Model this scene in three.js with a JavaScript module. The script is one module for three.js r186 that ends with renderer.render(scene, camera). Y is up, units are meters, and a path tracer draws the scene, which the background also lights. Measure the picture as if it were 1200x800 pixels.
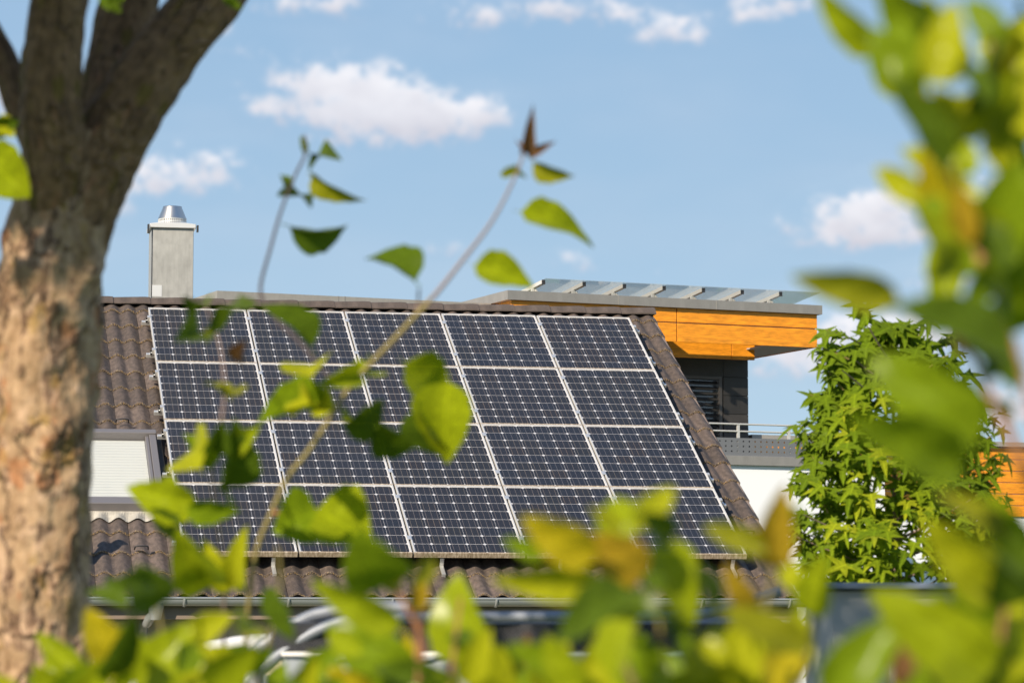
import * as THREE from 'three';
import { mergeGeometries } from 'three/addons/utils/BufferGeometryUtils.js';
import { RoundedBoxGeometry } from 'three/addons/geometries/RoundedBoxGeometry.js';
import { createNoise2D, createNoise3D } from 'simplex-noise';

// ---------------------------------------------------------------- seeded random
function rng(seed) {
  let s = seed | 0;
  return () => { s = (s + 0x6d2b79f5) | 0; let t = Math.imul(s ^ (s >>> 15), 1 | s); t = (t + Math.imul(t ^ (t >>> 7), 61 | t)) ^ t; return ((t ^ (t >>> 14)) >>> 0) / 4294967296; };
}
const R = rng(11);
const n2 = createNoise2D(rng(5)), n3 = createNoise3D(rng(6));
const fbm2 = (x, y, o = 4) => { let a = 0, w = 0.5, s = 0; for (let i = 0; i < o; i++) { a += w * n2(x, y); s += w; x = x * 2.03 + 17.1; y = y * 2.03 - 9.3; w *= 0.5; } return a / s; };
const fbm3 = (x, y, z, o = 4) => { let a = 0, w = 0.5, s = 0; for (let i = 0; i < o; i++) { a += w * n3(x, y, z); s += w; x = x * 2.03 + 17.1; y = y * 2.03 - 9.3; z = z * 2.03 + 4.7; w *= 0.5; } return a / s; };
const mix = (a, b, t) => a + (b - a) * t, clamp = (x, a = 0, b = 1) => Math.min(b, Math.max(a, x)), step = (a, b, x) => { const t = clamp((x - a) / (b - a)); return t * t * (3 - 2 * t); };

// ---------------------------------------------------------------- camera, sky, sun, exposure
const EYE = 1.9, PITCH = 0.09627, FOCAL = 3556.8;                       // eye height, upward tilt, focal length in pixels of a 1200 x 800 frame
const scene = new THREE.Scene();
const camera = new THREE.PerspectiveCamera(THREE.MathUtils.radToDeg(2 * Math.atan(400 / FOCAL)), 1.5, 0.05, 4000);
camera.position.set(0, EYE, 0); camera.rotation.x = PITCH;
camera.focus = 29; camera.userData.fStop = 7.2;

const renderer = new THREE.WebGLRenderer({ antialias: true });
renderer.toneMapping = THREE.LinearToneMapping;
renderer.toneMappingExposure = 1.34;
renderer.shadowMap.enabled = true;

const SUN = new THREE.Vector3(-0.5, 0.5, 0.76).normalize();
const sun = new THREE.DirectionalLight(new THREE.Color().setRGB(1.0, 0.87, 0.69), 4.9);
sun.name = 'sun'; sun.position.copy(SUN).multiplyScalar(60).add(new THREE.Vector3(0, 2, -20)); sun.target.position.set(0, 2, -20);
sun.castShadow = true; sun.shadow.radius = 1; sun.shadow.mapSize.set(4096, 4096);
Object.assign(sun.shadow.camera, { left: -30, right: 30, top: 30, bottom: -30, near: 1, far: 140 });
scene.add(sun, sun.target);

// a line of sight through a point of the photograph, at a distance (m) along the optical axis
function sight(px, py, d) {
  const x = (px - 600) / FOCAL, y = -(py - 400) / FOCAL, c = Math.cos(PITCH), s = Math.sin(PITCH);
  return new THREE.Vector3(x * d, EYE + (y * c + s) * d, (y * s - c) * d);
}

// the sky: a blue that pales towards the horizon, with scattered fair-weather cumulus all round
{
  const W = 4096, H = 2048, data = new Float32Array(W * H * 4);
  const field = new Float32Array(W * H), low = new Float32Array(W * H);
  const toAng = (px, py) => { const v = sight(px, py, 1).sub(camera.position).normalize(); return [Math.atan2(v.z, v.x), Math.asin(v.y)]; };
  const PX = 1 / FOCAL;
  const blobs = [];
  const seen = (px, py, rx, ry, k = 1, rough = 1) => { const [a, e] = toAng(px, py); blobs.push([a, e, rx * 1.04 * PX, ry * 1.04 * PX, k, rough]); };
  // the clouds over the house
  for (const b of [[370, 96, 62, 24, 1], [430, 110, 50, 28, 1], [478, 118, 34, 26, 1], [390, 135, 52, 28, 1], [450, 142, 62, 26, 1], [510, 140, 52, 24, 1.0], [562, 136, 34, 24, 1.05], [308, 128, 26, 17, 0.8], [432, 166, 62, 9, 0.35],
    [196, 200, 38, 26, 0.62], [252, 196, 34, 22, 0.66], [150, 216, 44, 30, 0.5], [220, 216, 60, 18, 0.4], [130, 240, 30, 26, 0.4], [12, 110, 22, 32, 0.9],
    [550, 18, 46, 18, 0.8], [330, 6, 46, 14, 0.55], [390, 4, 40, 16, 0.6], [650, 8, 38, 18, 0.8], [712, 12, 36, 16, 0.6], [778, 36, 46, 19, 0.8], [810, 40, 24, 14, 0.5], [905, 6, 52, 20, 0.7], [880, 22, 30, 14, 0.4],
    [1000, 258, 52, 28, 1], [1045, 246, 46, 32, 1], [1020, 278, 76, 18, 0.75], [915, 264, 18, 9, 0.45], [676, 307, 26, 13, 0.6], [522, 292, 26, 10, 0.45], [772, 320, 14, 6, 0.35], [527, 107, 16, 7, 0.35], [455, 80, 26, 9, 0.4],
    [1000, 398, 70, 26, 0.85], [930, 415, 70, 22, 0.55], [1090, 392, 90, 30, 0.9], [960, 432, 120, 14, 0.5], [1180, 260, 50, 52, 1], [1175, 480, 60, 36, 1], [1130, 330, 60, 24, 0.6], [700, 20, 120, 9, 0.2], [260, 32, 22, 12, 0.4], [280, 60, 30, 10, 0.25]]) seen(...b);
  // the same kind of cloud over the rest of the sky
  const rc = rng(77);
  for (let i = 0; i < 420; i++) {
    const a = rc() * Math.PI * 2 - Math.PI, e = Math.asin(0.03 + 0.95 * rc() * rc()), size = (0.014 + 0.03 * rc()) * (0.6 + 1.6 * Math.sin(e)), k = 0.5 + 0.55 * rc();
    const ahead = Math.abs(Math.atan2(Math.sin(a + Math.PI / 2), Math.cos(a + Math.PI / 2)));
    if (ahead < 0.2 && e < 0.24) continue;
    for (let j = 0; j < 4; j++) blobs.push([a + (rc() - 0.5) * size * 3.2 / Math.cos(e), e + (rc() - 0.5) * size * 0.7, size * (0.5 + 0.6 * rc()), size * (0.3 + 0.25 * rc()), k, 1]);
  }
  for (const [a, e, rx, ry, k] of blobs) {
    const reach = 1.75, ca = Math.cos(e), y0 = Math.floor(((e - ry * reach) / Math.PI + 0.5) * H), y1 = Math.ceil(((e + ry * reach) / Math.PI + 0.5) * H), hw = rx * reach / ca / (2 * Math.PI) * W, xc = (a / (2 * Math.PI) + 0.5) * W;
    for (let y = Math.max(0, y0); y <= Math.min(H - 1, y1); y++) {
      const ey = ((y + 0.5) / H - 0.5) * Math.PI, dy = (ey - e) / ry;
      for (let x = Math.floor(xc - hw); x <= Math.ceil(xc + hw); x++) {
        const xx = ((x % W) + W) % W, dx = ((x + 0.5 - xc) / W) * 2 * Math.PI * ca / rx, d2 = dx * dx + dy * dy * (dy < 0 ? 1.35 : 1);
        if (d2 > reach * reach) continue;
        const f = k * Math.exp(-d2 * 1.1), q = y * W + xx;
        field[q] += f * (1 - 0.55 * clamp(field[q]));
        low[q] += f * dy;
      }
    }
  }
  for (let y = 0; y < H; y++) {
    const e = ((y + 0.5) / H - 0.5) * Math.PI, up = clamp(e / (Math.PI / 2));
    const t = Math.pow(clamp(Math.sin(Math.max(e, 0))), 0.62);
    const h = Math.exp(-Math.max(e, 0) / 0.11);
    const sky = [mix(0.325, 0.05, t) + 0.155 * h, mix(0.495, 0.15, t) + 0.115 * h, mix(0.66, 0.36, t) + 0.01 * h];
    for (let x = 0; x < W; x++) {
      const q = y * W + x; let r = sky[0], g = sky[1], b = sky[2];
      if (e > -0.02) {
        const a = ((x + 0.5) / W - 0.5) * 2 * Math.PI, cx = Math.cos(a) * Math.cos(e), cy = Math.sin(e), cz = Math.sin(a) * Math.cos(e);
        const veil = 0.09 * clamp(fbm3(cx * 9, cy * 26, cz * 9, 3) + 0.35);
        let c = veil;
        if (field[q] > 0.02) {
          const big = fbm3(cx * 85, cy * 140, cz * 85, 5), fine = fbm3(cx * 330 + 5, cy * 430, cz * 330, 4);
          const d = field[q] * 1.38 + big * 0.98 + fine * 0.52 - 0.29;
          c = clamp(veil + 0.88 * step(0, 1.1, d) * clamp(field[q] * 2.2));
        }
        // sunlit heads, bluish grey bases
        const under = clamp(0.5 - 0.62 * low[q] / Math.max(field[q], 0.05) + 0.35 * fbm3(cx * 60 + 9, cy * 110, cz * 60, 3)), w = 0.78 - 0.24 * under;
        r = mix(r, w * 0.93, c); g = mix(g, w * 0.915, c); b = mix(b, w * 0.95 + 0.035 * under, c);
      }
      data[q * 4] = r; data[q * 4 + 1] = g; data[q * 4 + 2] = b; data[q * 4 + 3] = 1;
    }
  }
  const tex = new THREE.DataTexture(data, W, H, THREE.RGBAFormat, THREE.FloatType);
  tex.mapping = THREE.EquirectangularReflectionMapping; tex.magFilter = tex.minFilter = THREE.LinearFilter; tex.wrapS = THREE.RepeatWrapping; tex.needsUpdate = true;
  scene.background = tex; scene.environment = tex;
}

// ---------------------------------------------------------------- helpers
const used = new Map();
const numbered = (name) => { const k = used.get(name) ?? 0; used.set(name, k + 1); return k ? `${name}_${String(k).padStart(3, '0')}` : name; };
function tag(o, label, category, group, kind) { o.userData.label = label; if (category) o.userData.category = category; if (group) o.userData.group = group; if (kind) o.userData.kind = kind; return o; }
function thing(name, label, category, pos = [0, 0, 0], turn = 0, group) {
  const o = new THREE.Group(); o.name = numbered(name); o.position.set(...pos); o.rotation.y = turn; scene.add(o); return tag(o, label, category, group);
}
function part(parent, name, geometry, material, place) {
  const m = new THREE.Mesh(geometry, material); m.name = name; m.castShadow = m.receiveShadow = true; if (place) place(m); parent.add(m); return m;
}
function structure(name, geometry, material, label) { const m = part(scene, numbered(name), geometry, material); m.userData.kind = 'structure'; m.userData.label = label; return m; }
const V = (x, y, z) => new THREE.Vector3(x, y, z);
const boxG = (x0, x1, y0, y1, z0, z1) => new THREE.BoxGeometry(x1 - x0, y1 - y0, z1 - z0).translate((x0 + x1) / 2, (y0 + y1) / 2, (z0 + z1) / 2);
function bevelBox(x0, x1, y0, y1, z0, z1, r = 0.006) { const g = new RoundedBoxGeometry(x1 - x0, y1 - y0, z1 - z0, 1, r); g.translate((x0 + x1) / 2, (y0 + y1) / 2, (z0 + z1) / 2); return metricUV(g); }
function metricUV(g) {                                                  // uv in metres, by the way each face points
  const q = g.index ? g.toNonIndexed() : g, p = q.attributes.position, uv = new Float32Array(p.count * 2), a = V(), b = V(), c = V();
  for (let i = 0; i < p.count; i += 3) {
    a.fromBufferAttribute(p, i); b.fromBufferAttribute(p, i + 1); c.fromBufferAttribute(p, i + 2);
    const n = b.clone().sub(a).cross(c.clone().sub(a)), ax = Math.abs(n.x), ay = Math.abs(n.y), az = Math.abs(n.z);
    [a, b, c].forEach((v, k) => { const [u, w] = ax >= ay && ax >= az ? [v.z, v.y] : ay >= az ? [v.x, v.z] : [v.x, v.y]; uv[(i + k) * 2] = u; uv[(i + k) * 2 + 1] = w; });
  }
  q.setAttribute('uv', new THREE.BufferAttribute(uv, 2)); return q;
}
const mbox = (...a) => metricUV(boxG(...a));
function tubeG(points, radius, segs = 24, sides = 8, closed = false) { return new THREE.TubeGeometry(new THREE.CatmullRomCurve3(points, closed, 'catmullrom', 0.5), segs, radius, sides, closed); }
function taperTube(points, r0, r1, segs = 30, sides = 8) {
  const c = new THREE.CatmullRomCurve3(points), g = new THREE.TubeGeometry(c, segs, 1, sides, false), p = g.attributes.position;
  for (let i = 0; i <= segs; i++) { const o = c.getPointAt(i / segs), r = mix(r0, r1, i / segs); for (let j = 0; j <= sides; j++) { const k = i * (sides + 1) + j; p.setXYZ(k, o.x + (p.getX(k) - o.x) * r, o.y + (p.getY(k) - o.y) * r, o.z + (p.getZ(k) - o.z) * r); } }
  g.computeVertexNormals(); return g;
}
function texture(w, h, fn, srgb = true) {                               // fn(u, v, x, y) -> [r, g, b] in 0..1
  const d = new Uint8Array(w * h * 4);
  for (let y = 0; y < h; y++) for (let x = 0; x < w; x++) { const c = fn((x + 0.5) / w, (y + 0.5) / h, x, y), o = (y * w + x) * 4; d[o] = clamp(c[0]) * 255; d[o + 1] = clamp(c[1]) * 255; d[o + 2] = clamp(c[2]) * 255; d[o + 3] = 255; }
  const t = new THREE.DataTexture(d, w, h); t.magFilter = t.minFilter = THREE.LinearFilter; t.wrapS = t.wrapT = THREE.RepeatWrapping; t.colorSpace = srgb ? THREE.SRGBColorSpace : THREE.NoColorSpace; t.needsUpdate = true; return t;
}
// noise that repeats over 0..1 in both directions
const loop = (u, v, f, o = 4) => { const a = u * Math.PI * 2, b = v * Math.PI * 2, r = f / (Math.PI * 2); return 0.5 * (fbm3(Math.cos(a) * r, Math.sin(a) * r, Math.cos(b) * r + 3.1, o) + fbm3(Math.cos(a) * r + 7, Math.sin(a) * r, Math.sin(b) * r, o)); };
const lin = (r, g, b) => new THREE.Color().setRGB(r, g, b);
const std = (o) => new THREE.MeshStandardMaterial(o);
const phys = (o) => new THREE.MeshPhysicalMaterial(o);
const grainBump = texture(256, 256, (u, v) => { const k = 0.5 + 0.4 * loop(u, v, 40, 4); return [k, k, k]; }, false);
const rep = (t, s) => { const c = t.clone(); c.repeat.set(s, s); c.needsUpdate = true; return c; };

// ---------------------------------------------------------------- materials
const mottle = (base, amp, f = 6, w = 256) => texture(w, w, (u, v) => { const k = 1 + amp * loop(u, v, f, 5), s = 1 + amp * 0.5 * loop(u + 0.3, v, f * 6, 3); return base.map((c) => c * k * s); });
const M = {};
M.frame = std({ color: lin(0.62, 0.60, 0.57), roughness: 0.42, metalness: 0.25 });
M.frameDirty = std({ roughness: 0.75, map: texture(512, 64, (u, v) => { const d = clamp(0.5 + 0.9 * fbm2(u * 34, v * 3, 4)), s = clamp(0.45 + fbm2(u * 150, v * 2 + 9, 3)); return [mix(0.80, 0.40, d * 0.5 + s * 0.35), mix(0.74, 0.33, d * 0.5 + s * 0.35), mix(0.66, 0.24, d * 0.5 + s * 0.35)]; }) });
M.backsheet = std({ color: lin(0.58, 0.57, 0.58), roughness: 0.6 });
const cellMap = texture(128, 128, (u, v) => { let k = 0.175 + 0.01 * fbm2(u * 20, v * 20, 2); for (const b of [1 / 6, 0.5, 5 / 6]) if (Math.abs(u - b) < 0.0085) k = 0.62; return [k, k, k]; });
M.cells = [[0.64, 0.53, 0.48], [0.68, 0.55, 0.45], [0.74, 0.55, 0.40], [0.57, 0.52, 0.54], [0.66, 0.55, 0.43]].map((c) => std({ map: cellMap, color: lin(...c), roughness: 0.42 }));
M.pvGlass = phys({ color: lin(1, 1, 1), roughness: 0.06, transmission: 1, thickness: 0, ior: 1.45, specularIntensity: 0.10 });
M.alu = std({ color: lin(0.66, 0.65, 0.63), roughness: 0.35, metalness: 0.6, bumpMap: rep(grainBump, 4), bumpScale: 0.0003 });
M.black = std({ color: lin(0.015, 0.015, 0.016), roughness: 0.6 });
// concrete roof tiles: brown coat, weathered, with pale lichen crusts along the lower edges (uv: u across, v up the slope in tile lengths)
M.tiles = [0, 1, 2, 3, 4, 5].map((k) => {
  const tone = [1, 0.88, 1.12, 0.95, 1.05, 0.92][k];
  return std({
    roughness: 0.82, bumpMap: rep(grainBump, 2), bumpScale: 0.0015,
    map: texture(256, 256, (u, v) => {
      const g = 1 + 0.26 * fbm2(u * 5 + k * 31, v * 4, 5) + 0.10 * fbm2(u * 60 + k * 7, v * 60, 2);
      let c = [0.325 * g * tone, 0.283 * g * tone, 0.260 * g * tone];
      const l = fbm2(u * 16 + k * 13, v * 22 + 3, 4), edge = 1 - step(0.0, 0.13, v);
      const crust = clamp((l * 1.3 + 0.75 * edge - 0.66) * 3.4), spot = clamp((fbm2(u * 34 + k * 3, v * 34, 3) - 0.52) * 6) * 0.8;
      const lc = fbm2(u * 9 + k, v * 9, 2) > 0.1 ? [0.76, 0.62, 0.40] : [0.68, 0.61, 0.51];
      c = c.map((x, i) => mix(x, lc[i], Math.max(crust, spot) * 0.85));
      return c;
    }),
  });
});
M.ridge = std({ roughness: 0.85, bumpMap: rep(grainBump, 2), bumpScale: 0.0012, map: mottle([0.335, 0.295, 0.272], 0.26, 7) });
M.zinc = std({ color: lin(0.30, 0.32, 0.33), roughness: 0.45, metalness: 0.35, bumpMap: grainBump, bumpScale: 0.0004 });
M.brownTrim = std({ color: lin(0.22, 0.165, 0.13), roughness: 0.6 });
M.plaster = std({ color: lin(0.64, 0.53, 0.44), roughness: 0.95, bumpMap: rep(grainBump, 1.5), bumpScale: 0.003 });
M.whitewall = std({ color: lin(0.84, 0.86, 0.89), roughness: 0.95, bumpMap: rep(grainBump, 1.5), bumpScale: 0.002 });
M.deck = std({ color: lin(0.05, 0.04, 0.035), roughness: 1 });
M.skyFrame = std({ color: lin(0.20, 0.185, 0.185), roughness: 0.45, metalness: 0.3 });
M.lead = std({ roughness: 0.7, map: mottle([0.66, 0.64, 0.60], 0.2, 9) });
M.blind = std({ color: lin(0.50, 0.51, 0.46), roughness: 0.8 });
M.pane = phys({ color: lin(1, 1, 1), roughness: 0.03, transmission: 1, thickness: 0, ior: 1.5 });
M.chimney = std({ roughness: 0.5, metalness: 0.15, map: texture(256, 256, (u, v) => { const k = 0.645 * (1 + 0.13 * loop(u, v, 7, 5) + 0.03 * fbm2(u * 26, v * 3, 3) - 0.05 * clamp((fbm2(u * 9 + 5, v * 1.6, 4) - 0.2) * 2)); return [k, k * 0.995, k * 0.97]; }), bumpMap: rep(grainBump, 1), bumpScale: 0.0008 });
M.steel = std({ color: lin(0.58, 0.56, 0.53), roughness: 0.34, metalness: 1 });
M.capSteel = std({ color: lin(0.74, 0.73, 0.71), roughness: 0.4, metalness: 0.4 });
M.slabEdge = std({ roughness: 0.55, metalness: 0.2, map: mottle([0.56, 0.55, 0.535], 0.07, 5) });
M.lowEdge = std({ roughness: 0.55, metalness: 0.2, map: mottle([0.62, 0.605, 0.58], 0.07, 5) });
const woodMap = (k) => texture(512, 512, (u, v) => {
  const y = v + 0.004 * Math.sin(u * Math.PI * 4), g = fbm2(Math.sin(u * Math.PI * 2) * 0.9 + k * 19, y * 60, 4), f = fbm2(Math.cos(u * Math.PI * 2) * 2.2 + k * 5, y * 170, 2), w = fbm2(Math.cos(u * Math.PI * 2) * 0.5 + k * 3, y * 11, 3);
  const t = 1 + 0.15 * g + 0.06 * f + 0.12 * w; return [0.92 * t, 0.585 * t, 0.125 * t];
});
M.wood = [0, 1, 2].map((k) => std({ roughness: 0.5, map: woodMap(k) }));
M.darkClad = std({ roughness: 0.6, map: mottle([0.225, 0.215, 0.21], 0.14, 4) });
M.soffit = std({ color: lin(0.36, 0.33, 0.30), roughness: 0.7 });
M.darkFrame = std({ color: lin(0.035, 0.034, 0.036), roughness: 0.5 });
M.slat = std({ color: lin(0.06, 0.058, 0.058), roughness: 0.5, metalness: 0.3 });
M.rail = std({ color: lin(0.62, 0.61, 0.58), roughness: 0.4, metalness: 0.3 });
M.perf = std({ color: lin(0.20, 0.205, 0.215), roughness: 0.5, metalness: 0.3 });
M.canopyGlass = phys({ color: lin(0.93, 0.94, 0.93), roughness: 0.05, transmission: 0.92, thickness: 0, ior: 1.5 });
M.canopyBar = std({ color: lin(0.66, 0.64, 0.60), roughness: 0.45, metalness: 0.2 });

// ---------------------------------------------------------------- ground
{
  const g = new THREE.PlaneGeometry(1600, 1600, 1, 1).rotateX(-Math.PI / 2); const uv = g.attributes.uv; for (let i = 0; i < uv.count; i++) uv.setXY(i, uv.getX(i) * 500, uv.getY(i) * 500);
  structure('ground', g, std({ roughness: 1, map: texture(512, 512, (u, v) => { const a = loop(u, v, 8, 5), b = loop(u + 0.4, v, 60, 3); return [0.26 + 0.10 * a + 0.07 * b, 0.33 + 0.08 * a + 0.09 * b, 0.14 + 0.05 * a]; }) }), 'mown garden lawn stretching under the bushes and house');
}

// ---------------------------------------------------------------- the tiled house
const YAW = 0.19072, PITCHED = 0.51568, HX = -0.80464, HZ = -29.02756, ARRAY_Y = EYE + 2.01946;
const CS = Math.cos(PITCHED), SN = Math.sin(PITCHED);
const onRoof = (u, v, off) => V(u, ARRAY_Y + v * SN + off * CS, -v * CS + off * SN);       // along the ridge, up the slope, off the surface; in the house's axes
const houseM = new THREE.Matrix4().makeRotationY(YAW).setPosition(HX, 0, HZ);
const roofQ = new THREE.Quaternion().setFromAxisAngle(V(1, 0, 0), PITCHED);
const worldRoofQ = new THREE.Quaternion().setFromAxisAngle(V(0, 1, 0), YAW).multiply(roofQ);
const CREST = -0.15, EAVE = -3.10, GAUGE = 0.378, TILE = 0.326, RIDGE_V = 3.2, U0 = 2.92 - TILE * 28, U1 = 2.92;

const house = thing('tiled_house', 'house with brown double roll tile roof, roof window and zinc gutter', 'house', [HX, 0, HZ], YAW);
{
  // walls and deck
  const ridge = onRoof(0, RIDGE_V, CREST - 0.06), eave = onRoof(0, EAVE, CREST - 0.07), zw = eave.z - 0.47, back = 2 * ridge.z - zw;
  part(house, 'front_wall', mbox(U0 + 0.25, U1 - 0.25, 0, eave.y + 0.2, zw - 0.25, zw), M.plaster);
  part(house, 'back_wall', mbox(U0 + 0.25, U1 - 0.25, 0, eave.y + 0.2, back, back + 0.25), M.plaster);
  for (const x of [U0 + 0.25, U1 - 0.5]) {
    const s = new THREE.Shape(); s.moveTo(zw - 0.26, 0); s.lineTo(zw - 0.26, eave.y + 0.18); s.lineTo(ridge.z, ridge.y - 0.12); s.lineTo(back + 0.26, eave.y + 0.18); s.lineTo(back + 0.26, 0);
    const g = new THREE.ExtrudeGeometry(s, { depth: 0.246, bevelEnabled: false }).rotateY(-Math.PI / 2); g.translate(x + 0.248, 0, 0);
    part(house, 'gable_wall', metricUV(g), M.plaster);
  }
  const slab = (a, b) => { const d = b.clone().sub(a), L = d.length(), g = new THREE.BoxGeometry(U1 - U0 - 0.06, 0.05, L); g.rotateX(Math.atan2(-d.y, d.z)); g.translate((U0 + U1) / 2, (a.y + b.y) / 2 - 0.03, (a.z + b.z) / 2); return metricUV(g); };
  part(house, 'roof_deck', mergeGeometries([slab(ridge, eave), slab(V(0, eave.y, 2 * ridge.z - eave.z), ridge.clone().add(V(0, -0.01, -0.02)))]), M.deck);
  part(house, 'fascia_board', bevelBox(U0 + 0.02, U1 - 0.02, eave.y - 0.17, eave.y - 0.02, eave.z - 0.035, eave.z - 0.008, 0.004), M.brownTrim);
  part(house, 'soffit', mbox(U0 + 0.02, U1 - 0.02, eave.y - 0.17, eave.y - 0.15, zw + 0.002, eave.z - 0.037), M.brownTrim);
  // one tile: two rolls, lower end at z = 0 in the roof's axes, upper end tucked under the next course
  const tileG = (len) => {
    const nx = 16, prof = (x) => { const c = 0.5 + 0.5 * Math.cos((x * 2 - 0.5) * 2 * Math.PI); return 0.040 * Math.pow(c, 0.72) - 0.040; };
    const pos = [], uv = [], idx = []; const L = len + 0.05, rise = 0.026, th = 0.02;
    const row = (z, y, vv) => { const at = pos.length / 3; for (let i = 0; i <= nx; i++) { const x = i / nx; pos.push((x - 0.5) * TILE * 0.994, prof(x) + y, z); uv.push(x, vv); } return at; };
    const quad = (a, b) => { for (let i = 0; i < nx; i++) idx.push(a + i, a + i + 1, b + i, a + i + 1, b + i + 1, b + i); };
    const f0 = row(0, -th, 0.004), f1 = row(0, -0.003, 0.05); quad(f0, f1);                                   // front edge
    const t0 = row(-0.004, 0, 0.06), t1 = row(-L * 0.5, -rise * 0.5, 0.53), t2 = row(-L, -rise, 1); quad(t0, t1); quad(t1, t2); quad(f1, t0);
    const g = new THREE.BufferGeometry(); g.setAttribute('position', new THREE.Float32BufferAttribute(pos, 3)); g.setAttribute('uv', new THREE.Float32BufferAttribute(uv, 2)); g.setIndex(idx); g.computeVertexNormals(); return g;
  };
  const full = tileG(GAUGE), top = tileG(RIDGE_V - (EAVE + 16 * GAUGE) - 0.05), hidden = [];
  for (let r = 0; r < 17; r++) for (let c = 0; c < 28; c++) {
    const u = U1 - (c + 0.5) * TILE, v = EAVE + r * GAUGE, mid = v + GAUGE / 2;
    if (u > -3.72 && u < -2.66 && mid > -1.55 && mid < -0.1) continue;                                        // the roof window stands here
    const under = Math.abs(u) < 2.36 && v > -2.5 && v < 2.2, far = u < -4.35;
    const geo = r === 16 ? top : full, p = onRoof(u + (R() - 0.5) * 0.004, v + (R() - 0.5) * 0.008, CREST + (R() - 0.5) * 0.004), turn = (R() - 0.5) * 0.012;
    if (under || far) { const m = new THREE.Matrix4().compose(p, roofQ.clone().multiply(new THREE.Quaternion().setFromAxisAngle(V(0, 1, 0), turn)), V(1, 1, 1)); hidden.push(geo.clone().applyMatrix4(m)); continue; }
    part(house, 'roof_tile', geo, M.tiles[Math.floor(R() * 6)], (m) => { m.position.copy(p); m.quaternion.copy(roofQ).multiply(new THREE.Quaternion().setFromAxisAngle(V(0, 1, 0), turn)); });
  }
  part(house, 'roof_tile_field', mergeGeometries(hidden), M.tiles[0]).userData.kind = 'stuff';
  // verge: tile edge board under the right end of the roof
  {
    const a = onRoof(U1 - 0.03, EAVE + 0.05, CREST - 0.11), b = onRoof(U1 - 0.03, RIDGE_V - 0.05, CREST - 0.11), d = b.clone().sub(a), g = new THREE.BoxGeometry(0.03, 0.14, d.length()); g.rotateX(PITCHED); g.translate((a.x + b.x) / 2, (a.y + b.y) / 2, (a.z + b.z) / 2);
    part(house, 'verge_board', metricUV(g), M.brownTrim);
  }
  // ridge caps, each a little wider at its right end where it laps the next
  const capL = 0.40, prof = [[0.135, -0.056], [0.135, -0.042], [0.075, 0.014], [0.045, 0.024], [-0.045, 0.024], [-0.075, 0.014], [-0.135, -0.042], [-0.135, -0.056]];
  const pos = [], idx = [];
  for (const [x, s] of [[0, 0.95], [capL * 0.86, 1.02], [capL, 1.0]]) for (const [z, y] of prof) pos.push(x, (y + 0.02) * s - 0.02 + (s - 0.95) * 0.12, z * s);
  const np = prof.length; for (let k = 0; k < 2; k++) for (let i = 0; i < np - 1; i++) { const a = k * np + i, b = a + np; idx.push(a, b, a + 1, a + 1, b, b + 1); }
  for (let i = 1; i < np - 1; i++) idx.push(2 * np, 2 * np + i, 2 * np + i + 1, 0, i + 1, i);
  let cap = new THREE.BufferGeometry(); cap.setAttribute('position', new THREE.Float32BufferAttribute(pos, 3)); cap.setIndex(idx); cap = metricUV(cap); cap.computeVertexNormals();
  for (let i = 0; i < 24; i++) part(house, 'ridge_tile', cap, M.ridge, (m) => { m.position.set(U1 - 0.385 * (i + 1) - 0.01, ridge.y + 0.045 + (R() - 0.5) * 0.004, ridge.z + (R() - 0.5) * 0.006); m.rotation.y = (R() - 0.5) * 0.012; });
  part(house, 'ridge_clip', bevelBox(U1 - 0.045, U1 - 0.008, ridge.y, ridge.y + 0.075, ridge.z - 0.04, ridge.z + 0.06, 0.005), M.alu);
  // gutter with brackets and outlet
  const gy = eave.y + 0.005, gz = eave.z + 0.075, gr = 0.062, half = new THREE.Shape();
  half.absarc(0, 0, gr, Math.PI, Math.PI * 2, false); half.absarc(0, 0, gr - 0.006, Math.PI * 2, Math.PI, true);
  const gutter = part(house, 'gutter', metricUV(new THREE.ExtrudeGeometry(half, { depth: U1 - U0 + 0.1, bevelEnabled: false, curveSegments: 14 }).rotateY(Math.PI / 2).translate(U0 - 0.05, gy, gz)), M.zinc);
  part(gutter, 'gutter_bead', new THREE.CylinderGeometry(0.011, 0.011, U1 - U0 + 0.1, 8).rotateZ(Math.PI / 2).translate((U0 + U1) / 2, gy + 0.004, gz + gr - 0.002), M.zinc);
  const hoop = new THREE.TorusGeometry(gr + 0.005, 0.006, 4, 14, Math.PI).rotateZ(Math.PI).rotateY(Math.PI / 2).scale(2.4, 1, 1);
  for (const u of [-4.9, -3.95, -2.54, -1.65, -0.75, 0.16, 1.08, 2.0, 2.8]) part(gutter, 'gutter_bracket', hoop, M.zinc, (m) => m.position.set(u, gy, gz));
  const pipe = part(house, 'downpipe', tubeG([V(-2.78, gy - 0.03, gz), V(-2.79, gy - 0.12, gz - 0.01), V(-2.84, gy - 0.2, gz - 0.12), V(-2.86, gy - 0.42, zw + 0.09), V(-2.86, 0.05, zw + 0.07)], 0.042, 40, 14), M.zinc);
  part(pipe, 'outlet_funnel', new THREE.CylinderGeometry(0.075, 0.045, 0.14, 14).translate(-2.78, gy - 0.11, gz), M.zinc);
  for (const y of [1.75, 0.9]) part(pipe, 'pipe_clip', new THREE.CylinderGeometry(0.048, 0.048, 0.03, 12).translate(-2.86, y, zw + 0.075), M.alu);
  // roof window
  const win = new THREE.Group(); win.name = 'roof_window'; house.add(win); win.position.copy(onRoof(-3.18, -0.86, CREST)); win.quaternion.copy(roofQ);
  const W = 0.57, L = 0.75;
  const fr = (x0, x1, z0, z1, y0 = -0.06, y1 = 0.085) => bevelBox(x0, x1, y0, y1, z0, z1, 0.008);
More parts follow.
